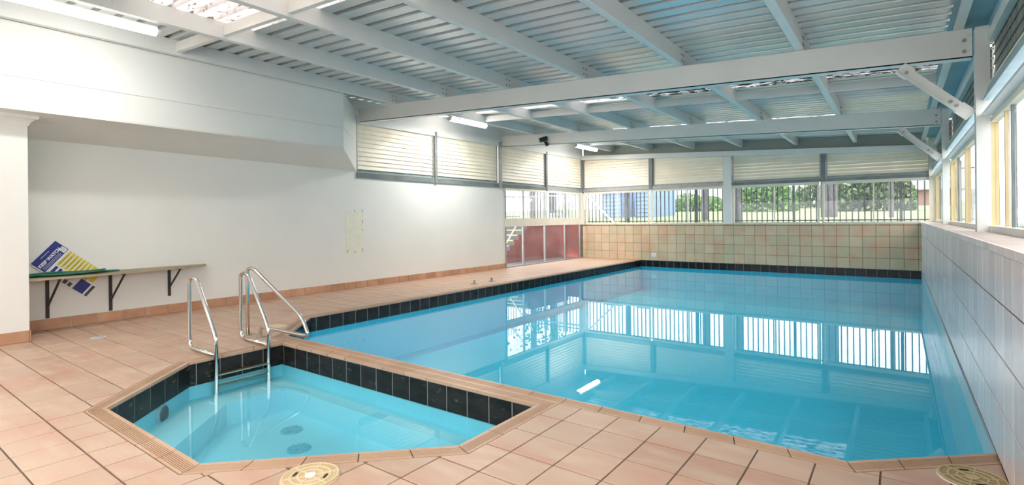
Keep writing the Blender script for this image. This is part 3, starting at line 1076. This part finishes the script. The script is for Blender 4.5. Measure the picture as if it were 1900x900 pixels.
def dark_panel(y0, y1, label):
    e = empty('louvre_bank', (0.73, (y0 + y1) / 2, 2.5), label, 'louvre', 'grimy louvre panels')
    z = 2.66 + BLP
    while z < 3.15:
        blade_along_y(y0, y1, z, 0.765, DARKB, e, tilt=0.012, s=-1)
        z += BLP
    mb = MB().box(0.70, 0.79, y0, y1, 3.06, 3.085)
    mb.box(0.70, 0.712, y0, y1, 3.085, 3.16)
    mb.build('top_rail', TRIMW, e)
    mb = MB().hexa([(0.665, y0, 2.51), (0.78, y0, 2.51), (0.78, y1, 2.51), (0.665, y1, 2.51)],
                   [(0.70, y0, 2.625), (0.78, y0, 2.625), (0.78, y1, 2.625), (0.70, y1, 2.625)])
    mb.build('sill_channel', SILLT, e)
    mb = MB().box(0.695, 0.79, y0, y1, 2.625, 2.65)
    mb.build('sill_lip', CREAMF, e)
dark_panel(7.0, 11.75, 'grimy louvre panel between the near and second steel posts')
dark_panel(1.9, 6.85, 'grimy dark louvre panel in front of the near steel post')
dark_panel(11.9, 16.52, 'grimy louvre panel in the far corner behind the second steel post')
cp_ = MB().box(0.60, 0.80, 16.53, YF, 1.2, 3.34)
struct('trim_corner_post', cp_, CREAMF)
hd = MB()
hd.box(0.652, 0.80, YN, 6.845, 2.355, 2.378)
hd.box(0.652, 0.80, 7.005, 11.745, 2.355, 2.378)
hd.box(0.652, 0.80, 11.905, YF, 2.355, 2.378)
struct('trim_header', hd, BLUEW)

# ------------------------------------------------------------------ windows
win_n = [0]
def window(frames, panes, name=None, fm=CREAMF, gm=GLASS):
    win_n[0] += 1
    w = tag(empty('window_%d' % win_n[0]), kind='structure')
    for f in frames:
        m = f[6] if len(f) > 6 else fm
        MB().box(*f[:6]).build('window_frame', m, w)
    for p in panes:
        MB().box(*p[:6]).build('window_pane', gm, w)
    return w
# far wall windows: four bays with two panes each
def far_window(xs, thin):
    x0, x1 = xs[0], xs[-1]
    fr = [(x0, x1, YF - 0.02, YF + 0.04, 1.20, 1.245), (x0, x1, YF - 0.02, YF + 0.04, 2.27, 2.35)]
    for i, xx in enumerate(xs):
        w = 0.05 if i in (0, len(xs) - 1) else 0.03
        a = xx if i == 0 else (xx - w if i == len(xs) - 1 else xx - w / 2)
        fr.append((a, a + w, YF - 0.02, YF + 0.04, 1.245, 2.27))
    ps = [(xs[i] + 0.02, xs[i + 1] - 0.02, YF + 0.008, YF + 0.014, 1.245, 2.27) for i in range(len(xs) - 1)]
    return window(fr, ps, gm=DIRTY)
far_window([-9.02, -7.78, -6.64], 0)
far_window([-6.58, -5.38, -4.26], 0)
far_window([-4.04, -2.89, -1.76], 0)
far_window([-1.70, -0.535, 0.70], 0)
# long side glazing: clear upper panes, lower panes over the red wall
fr = [(XL - 0.03, XL + 0.04, 12.03, 16.40, 1.195, 1.43), (XL - 0.03, XL + 0.04, 12.03, 16.60, 2.25, 2.312),
      (XL - 0.03, XL + 0.03, 12.03, 16.60, 0.0, 0.035, GALV), (XL - 0.05, XL + 0.05, 16.40, 16.64, 1.19, 2.312)]
for yy, w in ((12.035, 0.015), (12.88, 0.06), (14.08, 0.06), (15.33, 0.035), (16.37, 0.03)):
    fr.append((XL - 0.02, XL + 0.03, yy, yy + w, 1.43, 2.25, GALV))
    fr.append((XL - 0.02, XL + 0.03, yy, yy + w, 0.035, 1.195, GALV))
ps = []
for a, b in ((12.05, 12.88), (12.94, 14.08), (14.14, 15.33), (15.365, 16.37)):
    ps.append((XL - 0.004, XL + 0.002, a, b, 1.43, 2.25))
    ps.append((XL - 0.004, XL + 0.002, a, b, 0.035, 1.195))
window(fr, ps, gm=DIRTY)
# right wall windows
def right_window(y0, y1):
    mid = (y0 + y1) / 2
    xa, xb = 0.728, 0.79
    fr = [(xa - 0.02, xb, y0, y1, 1.232, 1.29, TRIMW), (xa, xb, y0, y1, 2.30, 2.356, CREAMF),
          (xa, xb, y0, y0 + 0.05, 1.29, 2.30, TANF), (xa, xb, y1 - 0.05, y1, 1.29, 2.30, TANF), (xa, xb, mid - 0.03, mid + 0.03, 1.29, 2.30, TANF)]
    q1, q2 = y0 + (mid - y0) * 0.44, mid + (y1 - mid) * 0.58
    fr.append((xa + 0.02, xb - 0.01, q2 - 0.02, q2 + 0.02, 1.29, 2.30, DARKR))
    fr.append((xa + 0.02, xb - 0.01, y1 - 0.75, y1 - 0.71, 1.29, 2.30, TANF))
    ps = [(0.757, 0.763, y0 + 0.05, mid - 0.03, 1.29, 2.30), (0.757, 0.763, mid + 0.03, y1 - 0.05, 1.29, 2.30)]
    window(fr, ps)
right_window(1.95, 6.98)
right_window(7.02, 11.86)
right_window(11.92, 16.5)
cb = MB().bar((-8.95, YF - 0.05, 2.26), (-7.86, YF - 0.05, 1.21), 0.05, 0.05)
tag(cb.build('corner_brace', TRIMW), 'white diagonal bar across the corner pane of the end window', 'brace')
sill = MB().box(XL + 0.05, 0.72, YF - 0.035, YF + 0.02, 1.19, 1.212)
struct('trim_sill', sill, CREAMF)

# ------------------------------------------------------------------ tube lights
def tube_light(x, y0, y1, z, label, watts=45):
    e = empty('tube_light', (x, (y0 + y1) / 2, z), label, 'light', 'fluorescent tube lights')
    mb = MB().box(x - 0.06, x + 0.06, y0 + 0.03, y1 - 0.03, z + 0.055, z + 0.085)
    mb.build('batten', TRIMW, e)
    mb = MB()
    n = 12
    pr = []
    for k in range(n + 1):
        t = math.pi * k / n
        pr.append((x - 0.065 * math.cos(t), z + 0.055 - 0.065 * math.sin(t)))
    b = [(px_, y0 + 0.03, pz) for px_, pz in pr]
    t_ = [(px_, y1 - 0.03, pz) for px_, pz in pr]
    mb.hexa(b, t_)
    mb.build('diffuser', TUBE, e)
    mb = MB()
    for ya, yb in ((y0, y0 + 0.03), (y1 - 0.03, y1)):
        mb.hexa([(px_ , ya, pz) for px_, pz in pr], [(px_, yb, pz) for px_, pz in pr])
    mb.build('end_caps', LIDW, e)
    # lamp inside the diffuser
    ld_ = bpy.data.lights.new('lamp', 'AREA')
    ld_.shape = 'RECTANGLE'
    ld_.size, ld_.size_y = 0.12, (y1 - y0) * 0.95
    ld_.energy = watts
    ld_.color = (1.0, 0.985, 0.95)
    lo_ = bpy.data.objects.new('lamp', ld_)
    COL.objects.link(lo_)
    lo_.parent = e
    lo_.location = (0, 0, -0.02)
    return e
tube_light(-6.98, 1.15, 2.50, 3.60, 'lit fluorescent tube light near the bulkhead, nearest the camera', 9)
tube_light(-8.03, 8.55, 9.85, 3.62, 'lit fluorescent tube light behind the near roof beam')
tube_light(-8.03, 14.2, 15.6, 3.62, 'lit fluorescent tube light in the far corner of the roof')
for x_, y_, w_, l_ in ((-2.4, -1.6, 45, 'added fill tube light, unseen behind the viewer over the middle of the deck'), (-5.2, -1.6, 14, 'added fill tube light, unseen behind the viewer on the bulkhead side')):
    tube_light(x_, y_, y_ + 1.3, 3.2, l_, w_)  # unseen extra tubes, added behind the viewer as fill light

# ------------------------------------------------------------------ pool ladders
def ladder():
    e = empty('pool_ladder', (-6.0, 2.8, 0), 'two-rail stainless steel ladder dropping into the plunge pool', 'ladder')
    for yy in (2.53, 3.09):
        r = MB()
        path = [(-5.69, yy, -0.62), (-5.69, yy, 0.215), (-6.10, yy, 0.74), (-6.17, yy, 0.80), (-6.30, yy, 0.72), (-6.31, yy, 0.07), (-6.22, yy, 0.03), (-5.72, yy, 0.03)]
        pts = [(-5.69, yy, -0.62)] + smooth_path([(-5.69, yy, -0.3), (-5.69, yy, 0.225), (-6.135, yy, 0.80), (-6.305, yy, 0.80), (-6.305, yy, 0.028), (-5.70, yy, 0.028)], 0.10, 8)
        r.tube(pts, 0.0215, 12)
        r.build('rail', CHROME, e, smooth=True)
    for i, z in enumerate((-0.17, -0.285)):
        t = MB()
        t.box(-5.725, -5.655, 2.545, 3.075, z - 0.012, z)
        t.box(-5.73, -5.72, 2.545, 3.075, z - 0.03, z)
        t.build('tread', DULLST, e)
    return e
ladder()
hr = empty('grab_rail', (-6.2, 3.35, 0), 'single bent stainless steel grab rail at the pool corner behind the ladder', 'rail')
r = MB()
A, B = Vector((-6.50, 3.27, 0)), Vector((-6.22, 3.305, 0))
dr = (B - A).normalized()
def hp(t, z): return A + dr * t + Vector((0, 0, z))
pts = smooth_path([hp(0, 0), hp(0, 0.83), hp(0.12, 0.83), hp(1.00, 0.30), hp(1.10, 0.10), hp(0.98, 0.10), hp(0.25, 0.135), hp(0.24, 0.0)], 0.09, 8)
r.tube(pts, 0.0215, 12)
r.build('rail', CHROME, hr, smooth=True)
for c in (hp(0, 0), hp(0.24, 0)):
    f = MB().cyl((c.x, c.y), 0.045, 0.0, 0.014, 20)
    f.build('flange', DULLST, hr)

# ------------------------------------------------------------------ deck fittings
def skimmer_lid(cx, cy, r, rot, m, mr_, white, label):
    e = empty('skimmer_lid', (cx, cy, 0), label, 'lid')
    b = MB().cyl((cx, cy), r * 1.03, 0.0, 0.008, 40)
    b.build('ring', LIDW if not white else mr_, e)
    b = MB().cyl((cx, cy), r, 0.006, 0.013, 40)
    b.build('cover', m, e)
    d = MB()
    for rr in (r * 0.97, r * 0.70, r * 0.44):
        n = 40
        for k in range(n):
            a0, a1 = 2 * math.pi * k / n, 2 * math.pi * (k + 1) / n
            w = 0.004
            d.hexa([(cx + (rr - w) * math.cos(a0), cy + (rr - w) * math.sin(a0), .012), (cx + (rr + w) * math.cos(a0), cy + (rr + w) * math.sin(a0), .012),
                    (cx + (rr + w) * math.cos(a1), cy + (rr + w) * math.sin(a1), .012), (cx + (rr - w) * math.cos(a1), cy + (rr - w) * math.sin(a1), .012)],
                   [(cx + (rr - w) * math.cos(a0), cy + (rr - w) * math.sin(a0), .016), (cx + (rr + w) * math.cos(a0), cy + (rr + w) * math.sin(a0), .016),
                    (cx + (rr + w) * math.cos(a1), cy + (rr + w) * math.sin(a1), .016), (cx + (rr - w) * math.cos(a1), cy + (rr - w) * math.sin(a1), .016)])
    for k in range(6):
        a = rot + math.pi * k / 3
        d.bar((cx + r * .2 * math.cos(a), cy + r * .2 * math.sin(a), .014), (cx + r * .97 * math.cos(a), cy + r * .97 * math.sin(a), .014), 0.006, 0.005)
    d.build('ribs', mr_, e)
    c = MB().cyl((cx, cy), r * 0.19, 0.012, 0.019, 24)
    c.build('centre_cap', LIDW if white else mr_, e)
    for s_ in (-1, 1):
        a = rot + math.pi / 2
        px_, py_ = cx + s_ * r * .58 * math.cos(a), cy + s_ * r * .58 * math.sin(a)
        q = Vector((math.cos(a + math.pi / 2), math.sin(a + math.pi / 2), 0)) * 0.02
        h = MB().bar(Vector((px_, py_, 0.0145)) - q, Vector((px_, py_, 0.0145)) + q, 0.010, 0.006)
        h.build('finger_slot', BLACKM, e)
skimmer_lid(-2.60, 1.64, 0.15, R(-60), LIDM, LIDR, True, 'round sand-coloured skimmer lid with a white centre in the deck')
skimmer_lid(0.30, 3.66, 0.145, R(20), LIDO, LIDOR, False, 'round olive skimmer lid against the right-hand tiled wall')
fd_ = empty('floor_drain', (-7.955, 2.156, 0), 'small round white floor drain near the wall shelf', 'drain')
m = MB().cyl((-7.955, 2.156), 0.075, 0.0, 0.004, 24); m.build('rim', LIDW, fd_)
m = MB()
for k in range(-3, 4):
    hh = math.sqrt(max(0.0001, .055 ** 2 - (k * .015) ** 2))
    m.box(-7.955 + k * .015 - .002, -7.955 + k * .015 + .002, 2.156 - hh, 2.156 + hh, .004, .0055)
m.build('slots', GALV, fd_)
cl = MB().cyl((-6.72, 3.76), 0.125, 0.0, 0.006, 32)
cl.cyl((-6.72, 3.76), 0.10, 0.006, 0.009, 32)
tag(cl.build('inspection_lid', LIDR), 'plain round sand-coloured lid in the deck at the pool corner', 'lid')
for i, (x_, y_) in enumerate(((-7.468, 8.70), (-7.457, 9.29))):
    e = empty('deck_spigot', (x_, y_, 0), 'short steel spigot on the deck, %s the pool ladder' % ('nearer' if i == 0 else 'farther from'), 'spigot', 'pair of deck spigots')
    MB().box(x_ - .06, x_ + .06, y_ - .045, y_ + .045, 0, .012).build('base_plate', GALV, e)
    MB().cyl((x_, y_), 0.024, .012, .085, 16).build('stub', GALV, e)
so = empty('wall_outlet', (-6.49, YF, 0.19), 'small white outlet plate low on the tiled end wall', 'outlet')
MB().box(-6.57, -6.42, YF - 0.028, YF - 0.012, 0.13, 0.245).build('plate', LIDW, so)
MB().box(-6.53, -6.51, YF - 0.031, YF - 0.028, 0.17, 0.20).box(-6.48, -6.46, YF - 0.031, YF - 0.028, 0.17, 0.20).build('sockets', GALV, so)

# ------------------------------------------------------------------ camera on the beam
ca = empty('security_camera', (-7.6, 11.85, 3.46), 'black bullet security camera on the middle roof beam', 'camera')
m = MB()
m.tube([(-7.70, 11.70, 3.50), (-7.56, 11.84, 3.56)], 0.062, 16)
m.build('body', BLACKM, ca, smooth=False)
m = MB(); m.tube([(-7.712, 11.688, 3.495), (-7.70, 11.70, 3.50)], 0.05, 16); m.build('lens', GALV, ca)
m = MB(); m.tube([(-7.62, 11.80, 3.50), (-7.55, 11.80, 3.40)], 0.018, 8); m.tube([(-7.55, 11.84, 3.37), (-7.55, 11.77, 3.44)], 0.045, 12); m.build('bracket', BLACKM, ca)

# ------------------------------------------------------------------ shelf, hose, poster
sh = empty('wall_shelf', (-9.0, 2.7, 0.72), 'weathered narrow board shelf on three dark brackets', 'shelf')
m = MB()
m.prism([(XL + .03, 1.615), (-8.47, 1.615), (-8.55, 2.6), (-8.71, 3.4), (-8.90, 3.78), (-8.98, 3.86), (XL + .03, 3.88)], 0.708, 0.732)
m.build('board', WOOD, sh)
for yy, zb_, xf in ((1.93, 0.15, -8.545), (2.625, 0.15, -8.57), (3.38, 0.27, -8.73)):
    m = MB()
    m.box(XL, XL + 0.012, yy - 0.020, yy + 0.020, zb_, 0.708)
    m.box(XL, xf, yy - 0.018, yy + 0.018, 0.698, 0.708)
    m.bar((XL + 0.012, yy, 0.30 if zb_ < .2 else 0.40), (xf, yy, 0.70), 0.024, 0.012)
    m.build('bracket', IRON, sh)
h = MB()
random.seed(3)
for k in range(9):
    xo = XL + 0.30 + 0.035 * (k % 7)
    zz = 0.745 + 0.012 * (k // 2) * 0.55
    ya, yb = 1.66 + random.uniform(-.02, .05), 2.35 + random.uniform(0, 0.42) * (1 - k / 12)
    pts = []
    for t in range(0, 25):
        a = 2 * math.pi * t / 24
        pts.append((xo + 0.045 * math.sin(a), (ya + yb) / 2 + (yb - ya) / 2 * math.cos(a), zz + 0.006 * math.sin(3 * a + k)))
    h.tube(pts, 0.009, 8, caps=False)
tag(h.build('garden_hose', HOSE, smooth=True), 'flattened coil of green hose lying on the wall shelf', 'hose')

# safety poster standing behind the shelf, leaning in its own tilted frame
P0 = Vector((XL + 0.012, 1.742, 0.885))        # upper left corner as the writing runs
ux = Vector((0, 2.01 - 1.742, 1.198 - 0.885))  # along the heading
uy = Vector((0, 2.346 - 1.742, 0.366 - 0.885)) # down the sheet
PWD, PHT = ux.length, uy.length
ux.normalize(); uy = (uy - ux * uy.dot(ux)).normalized()
nx = Vector((1, 0, 0))
ps_ = empty('safety_poster', P0, 'tilted blue and yellow KEEP WATCH pool safety poster behind the shelf', 'poster')
def pp2(u, v, d): return P0 + ux * (u * PWD) + uy * (v * PHT) + nx * d
def prect(mb, u0, u1, v0, v1, d0, d1, mi=0):
    mb.hexa([pp2(u0, v0, d0), pp2(u1, v0, d0), pp2(u1, v1, d0), pp2(u0, v1, d0)], [pp2(u0, v0, d1), pp2(u1, v0, d1), pp2(u1, v1, d1), pp2(u0, v1, d1)], mi)
m = MB(); prect(m, 0, 1, 0, 1, 0, 0.006); m.build('sheet', POSTW, ps_)
m = MB(); prect(m, .03, .97, .02, .255, .006, .0066)
prect(m, .03, .36, .30, .345, .006, .0066); prect(m, .03, .36, .375, .42, .006, .0066); prect(m, .03, .36, .45, .50, .006, .0066)
prect(m, .03, .42, .72, .90, .006, .0066)
m.build('blue_print', POSTB, ps_)
m = MB()
for k in range(7):
    v0 = .29 + k * .062
    prect(m, .40, .95, v0, v0 + .045, .006, .0066)
prect(m, .40, .95, .725, .80, .006, .0066); prect(m, .48, .95, .81, .90, .006, .0066)
m.build('yellow_print', POSTY, ps_)
m = MB(); prect(m, .80, .95, .15, .245, .0066, .0072); m.build('white_box_print', POSTW, ps_)
m = MB()
for k in range(7):
    v0 = .302 + k * .062
    prect(m, .46, .86, v0 + .008, v0 + .013, .0066, .007)
    prect(m, .50, .80, v0 + .020, v0 + .024, .0066, .007)
for k in range(3):
    prect(m, .82, .93, .165 + k * .022, .170 + k * .022, .0072, .0076)
prect(m, .03, .42, .93, .975, .006, .0066); prect(m, .03, .16, .54, .60, .006, .0066); prect(m, .03, .16, .62, .68, .006, .0066)
m.build('small_print', POSTK, ps_)
m = MB()
for k in range(3):
    prect(m, .08, .74, .195 + k * .018, .199 + k * .018, .0066, .007)
prect(m, .30, .62, .065, .071, .0066, .007)
m.build('small_white_print', POSTW, ps_)
def lettering(body, u, v, size, m):
    c = bpy.data.curves.new('lettering', 'FONT')
    c.body = body
    c.size = size
    c.extrude = 0.0004
    c.offset = 0.0022
    c.align_x = 'LEFT'
    c.materials.append(m)
    tmp = bpy.data.objects.new('lettering_curve', c)
    me = bpy.data.meshes.new_from_object(tmp)
    bpy.data.objects.remove(tmp)
    o = bpy.data.objects.new('lettering', me)
    COL.objects.link(o)
    mt = Matrix.Identity(4)
    Z = ux.cross(-uy)
    for i in range(3):
        mt[i][0], mt[i][1], mt[i][2] = ux[i], -uy[i], Z[i]
    p = pp2(u, v, 0.0072)
    o.parent = ps_
    o.matrix_local = Matrix.Translation(p - P0) @ mt
    return o
lettering('KEEP WATCH', .06, .170, 0.053, POSTW)

# ------------------------------------------------------------------ outside
# lower court beside the red wall, retained lawn beyond
co = MB().box(-16, XL - 0.03, 11.0, 17.0, -0.1, -0.02)
struct('ground_court', co, CONC)
rw_ = MB()
st_x = -10.2
rise, run = 0.166, 0.245
steps = []
sf = empty('stair_flight', (-11, 13, 0), 'outdoor concrete stair with yellow nosings seen through the side panes', 'stairs')
y0s = 13.671 - run * 2
for k in range(8):
    z1 = 0.387 + (k - 2 + 1) * rise
    m = MB().box(-12.4, st_x - 0.02, y0s + run * k, 17.0, max(z1 - rise, -0.02), z1)
    m.build('step', CONC, sf)
    m = MB().box(-12.4, st_x - 0.05, y0s + run * k - 0.012, y0s + run * k + 0.04, z1, z1 + 0.006)
    m.box(-12.4, st_x - 0.05, y0s + run * k - 0.012, y0s + run * k - 0.002, z1 - 0.035, z1 + 0.006)
    m.build('nosing', YEL, sf)
m = MB()
prof = [(17.4, -0.02)]
prof2 = [(y0s, -0.02)]
for k in range(8):
    z1 = 0.387 + (k - 1) * rise
    prof2 += [(y0s + run * k, z1), (y0s + run * (k + 1), z1)]
prof2[0] = (y0s, -0.02)
top = prof2[1:-1] + [(17.4, prof2[-1][1])]
for i in range(len(top) - 1):
    (ya, za), (yb, zb_) = top[i], top[i + 1]
    if yb - ya > 1e-4:
        m.box(st_x - 0.02, st_x, ya, yb, -0.05, za)
m.build('red_side_wall', REDW, sf)
m = MB()
m.tube([(st_x + 0.03, 13.44, 0.62), (st_x + 0.03, 14.90, 2.08)], 0.022, 8)
m.build('handrail', TRIMW, sf)
m = MB().tube([(st_x + 0.05, 13.1, 1.30), (st_x + .05, 14.35, 2.4)], 0.02, 8)
m.build('upper_handrail', TRIMW, sf)

MB().box(-10.2, XL - 0.1, 17.30, 17.385, -0.1, 1.22).build('red_end_wall', REDW, sf)
lawn_pts = [(-60, 17.4, 1.10), (30, 17.4, 1.10), (40, 48, 2.15), (-70, 48, 2.15)]
lw = MB().add(lawn_pts, [(0, 1, 2, 3)])
lw.add([(-70, 48, 2.15), (40, 48, 2.15), (60, 90, 3.2), (-90, 90, 3.2)], [(0, 1, 2, 3)])
lw.add([(-60, 17.4, -0.1), (30, 17.4, -0.1), (30, 17.4, 1.10), (-60, 17.4, 1.10)], [(0, 1, 2, 3)])
lw.add([(-60, 8, 1.4), (-12.45, 8, 1.4), (-12.45, 17.4, 1.4), (-60, 17.4, 1.4)], [(0, 1, 2, 3)])
tag(lw.build('lawn', GRASS), kind='structure')
gr = MB().box(XL - 0.3, 1.2, 16.84, 17.4, 0.9, 1.08)
gr.box(0.84, 9, -6, 17.4, 0.5, 0.85)
struct('ground_path', gr, PALEG)

def proj_x(px, Y):              # world x on the plane y=Y of a picture column near the horizon
    d = FW + RT * ((px - 950) / 972.5) - UP * ((395 - 407.18) / 972.5)
    return d.x * Y / d.y
FY = 18.3
fence = empty('steel_fence', (-3, FY, 1.08), 'black upright-bar steel fence outside the end windows', 'fence')
bar_me = MB().box(-0.016, 0.016, -0.016, 0.016, 0.0, 1.75).mesh('fence_bar', FENCEM)
posts_x = [proj_x(1473, FY), proj_x(1672, FY), proj_x(1293, FY), proj_x(1166, FY)]
x = -12.2
while x < 1.6:
    if min(abs(x - p) for p in posts_x) > 0.06:
        link_mesh('fence_bar', bar_me, fence, (x, FY, 1.09))
    x += 0.152
pm = MB().box(-0.035, 0.035, -0.035, 0.035, 0.0, 1.85).mesh('fence_post', FENCEM)
for p in posts_x:
    link_mesh('fence_post', pm, fence, (p, FY, 1.08))
for z in (1.26, 2.62):
    MB().box(-12.2, 1.6, FY - 0.02, FY + 0.02, z, z + 0.035).build('fence_rail', FENCEM, fence)
# side fence above the red wall
sfn = empty('side_railing', (-11, 16, 1.4), 'grey steel railing above the red wall, outside the side panes', 'fence')
bm2 = MB().box(-0.012, 0.012, -0.012, 0.012, 0, 1.5).mesh('railing_bar', RAILG)
yy = 13.9
while yy < 17.3:
    link_mesh('railing_bar', bm2, sfn, (-12.5, yy + 0.0, 1.4))
    yy += 0.17
x = -12.5
while x < -9.4:
    link_mesh('railing_bar', bm2, sfn, (x, 17.45, 1.1))
    x += 0.13
MB().box(-12.52, -12.48, 13.8, 17.45, 2.28, 2.33).box(-12.5, -9.4, 17.43, 17.47, 2.28, 2.33).build('top_rail', RAILG, sfn)
MB().box(-12.52, -12.48, 13.8, 17.45, 1.5, 1.54).build('bottom_rail', RAILG, sfn)

def tree(px, Y, w, h, label, fol=None, leafm=LEAF, name='tree', n=1400, fz=(3.0, 6.5), fr=2.5, kx=0.0):
    x = proj_x(px, Y)
    gz = 1.1 + (Y - 17.4) * (1.05 / 30.6)
    e = empty(name, (x, Y, gz), label, 'tree')
    m = MB()
    pts = [(x, Y, gz - 0.1), (x + kx * .3, Y, gz + h * .4), (x + kx, Y, gz + h)]
    m.tube(pts, w / 2, 9)
    for k in range(5):
        a = k * 1.3
        m.tube([(x + kx * .7, Y, gz + h * (.55 + .08 * k)), (x + kx * .7 + math.cos(a) * fr * .6, Y + math.sin(a) * .6, gz + h * (.8 + .08 * k))], w / 7, 6)
    m.build('trunk', BARK, e)
    if fol:
        f = MB()
        rnd = random.Random(int(px) * 3)
        cl_ = [(rnd.uniform(-fr, fr), rnd.uniform(-1.2, 1.2), rnd.uniform(*fz)) for _ in range(max(6, n // 90))]
        for _ in range(n):
            c = rnd.choice(cl_)
            p = Vector((x + c[0] + rnd.gauss(0, .45), Y + c[1] + rnd.gauss(0, .45), gz + c[2] + rnd.gauss(0, .4)))
            s_ = rnd.uniform(.05, .12)
            a, b_ = Vector((rnd.uniform(-1, 1), rnd.uniform(-1, 1), rnd.uniform(-1, 1))).normalized() * s_, Vector((rnd.uniform(-1, 1), rnd.uniform(-1, 1), rnd.uniform(-1, 1))).normalized() * s_
            f.add([p - a, p + b_, p + a, p - b_], [(0, 1, 2, 3)])
        tag(f.build('foliage', leafm, e), kind='stuff')
    return e
def shrub(px0, px1, Y, h, label, m=LEAF, n=1500, name='shrub'):
    xa, xb = proj_x(px0, Y), proj_x(px1, Y)
    gz = 1.1 + (Y - 17.4) * (1.05 / 30.6)
    f = MB()
    rnd = random.Random(int(px0))
    for _ in range(int(n * 2.3)):
        u = rnd.random()
        hh = h * (0.55 + 0.45 * math.sin(math.pi * u) + 0.12 * math.sin(u * 17))
        p = Vector((xa + (xb - xa) * u, Y + rnd.gauss(0, .6), gz + hh * rnd.random() ** .7))
        s_ = rnd.uniform(.05, .13)
        a = Vector((rnd.uniform(-1, 1), rnd.uniform(-1, 1), rnd.uniform(-1, 1))).normalized() * s_
        b_ = Vector((rnd.uniform(-1, 1), rnd.uniform(-1, 1), rnd.uniform(-1, 1))).normalized() * s_
        f.add([p - a, p + b_, p + a, p - b_], [(0, 1, 2, 3)])
    o = f.build(name, m)
    return tag(o, label, 'shrub')
tree(1367, 20.5, 0.36, 6, 'thick grey tree trunk just beside the white window post')
tree(1538, 25, 0.62, 6, 'broad dark forked tree trunk behind the fence', True, LEAFD, n=900, fz=(3.5, 6), fr=2.2)
tree(1654, 24, 0.16, 7, 'thin pale tree trunk near the brick house')
tree(1308, 23, 0.30, 6, 'slender grey tree trunk in the pane left of the white post')
shrub(1362, 1478, 36, 1.9, 'rounded bright green bush behind the thick tree trunk', LEAF, 2600)
shrub(1478, 1545, 44, 1.9, 'sparse grey-green bush beside the broad trunk', LEAFD, 1500)
shrub(1545, 1700, 34, 2.3, 'tall dense green bushes left of the brick house', LEAFD, 4500)
shrub(1225, 1345, 40, 1.2, 'pale green bush in the hazy middle window', LEAF, 1800)
shrub(1590, 1745, 70, 2.6, 'tall distant greenery above the brick house', LEAFD, 2500)
def house(px0, px1, Y, ztop, zroof, wallm, label, boards=False, d=6):
    xa, xb = proj_x(px0, Y), proj_x(px1, Y)
    e = empty('house', ((xa + xb) / 2, Y, 1.5), label, 'building')
    MB().box(xa, xb, Y, Y + d, 0.8, ztop).build('wall', wallm, e)
    if boards:
        z = 1.5
        while z < ztop - .05:
            MB().hexa([(xa, Y - .05, z), (xb, Y - .05, z), (xb, Y, z), (xa, Y, z)], [(xa, Y - .01, z + .19), (xb, Y - .01, z + .19), (xb, Y, z + .19), (xa, Y, z + .19)]).build('weatherboard', BLUEB, e)
            z += 0.21
    if zroof:
        MB().hexa([(xa - .5, Y - .6, ztop - .05), (xb + .5, Y - .6, ztop - .05), (xb + .5, Y + d, ztop - .05), (xa - .5, Y + d, ztop - .05)],
                  [(xa + .3, Y + d * .4, zroof), (xb, Y + d * .4, zroof), (xb, Y + d * .6, zroof), (xa + .3, Y + d * .6, zroof)]).build('roof', ROOFG, e)
    return e
house(1696, 1780, 46, 3.2, 4.6, BRICK, 'brick house with a grey roof beyond the lawn')
house(1118, 1152, 27, 3.1, None, BLUEB, 'blue weatherboard shed behind the corner panes, its wider half', True, 4)
house(1179, 1206, 27, 3.1, None, BLUEB, 'blue weatherboard shed behind the corner panes, its narrow half', True, 4)
tree(1165, 22, 0.2, 5, 'dark slim tree trunk between the two blue sheds')
tree(988, 21, 0.30, 6, 'grey tree trunk seen through the second side pane')
tree(1026, 24, 0.42, 6, 'leafy grey tree trunk seen through the third side pane', True, LEAFD, n=500, fz=(1.5, 4), fr=1.4)
dome = MB()
dx = proj_x(1028, 19.0)
for i in range(10):
    a0, a1 = math.pi * i / 10, math.pi * (i + 1) / 10
    dome.hexa([(dx, 18.7, 1.1), (dx - .62 * math.cos(a0), 18.7, 1.2 + .45 * math.sin(a0)), (dx - .62 * math.cos(a1), 18.7, 1.2 + .45 * math.sin(a1))],
              [(dx, 19.4, 1.1), (dx - .62 * math.cos(a0), 19.4, 1.2 + .45 * math.sin(a0)), (dx - .62 * math.cos(a1), 19.4, 1.2 + .45 * math.sin(a1))])
tag(dome.build('white_cover', WHITEM), 'rounded white cover on the ground behind the side panes', 'cover')
nb = MB().box(3.2, 3.4, -6, 17.3, 0.8, 2.05)
nb.box(1.35, 3.2, 17.45, 17.6, 0.8, 2.05)
nbw = tag(nb.build('boundary_wall', WHITEM), 'long white boundary wall outside the right-hand windows', 'wall')
nbw['kind'] = 'structure'
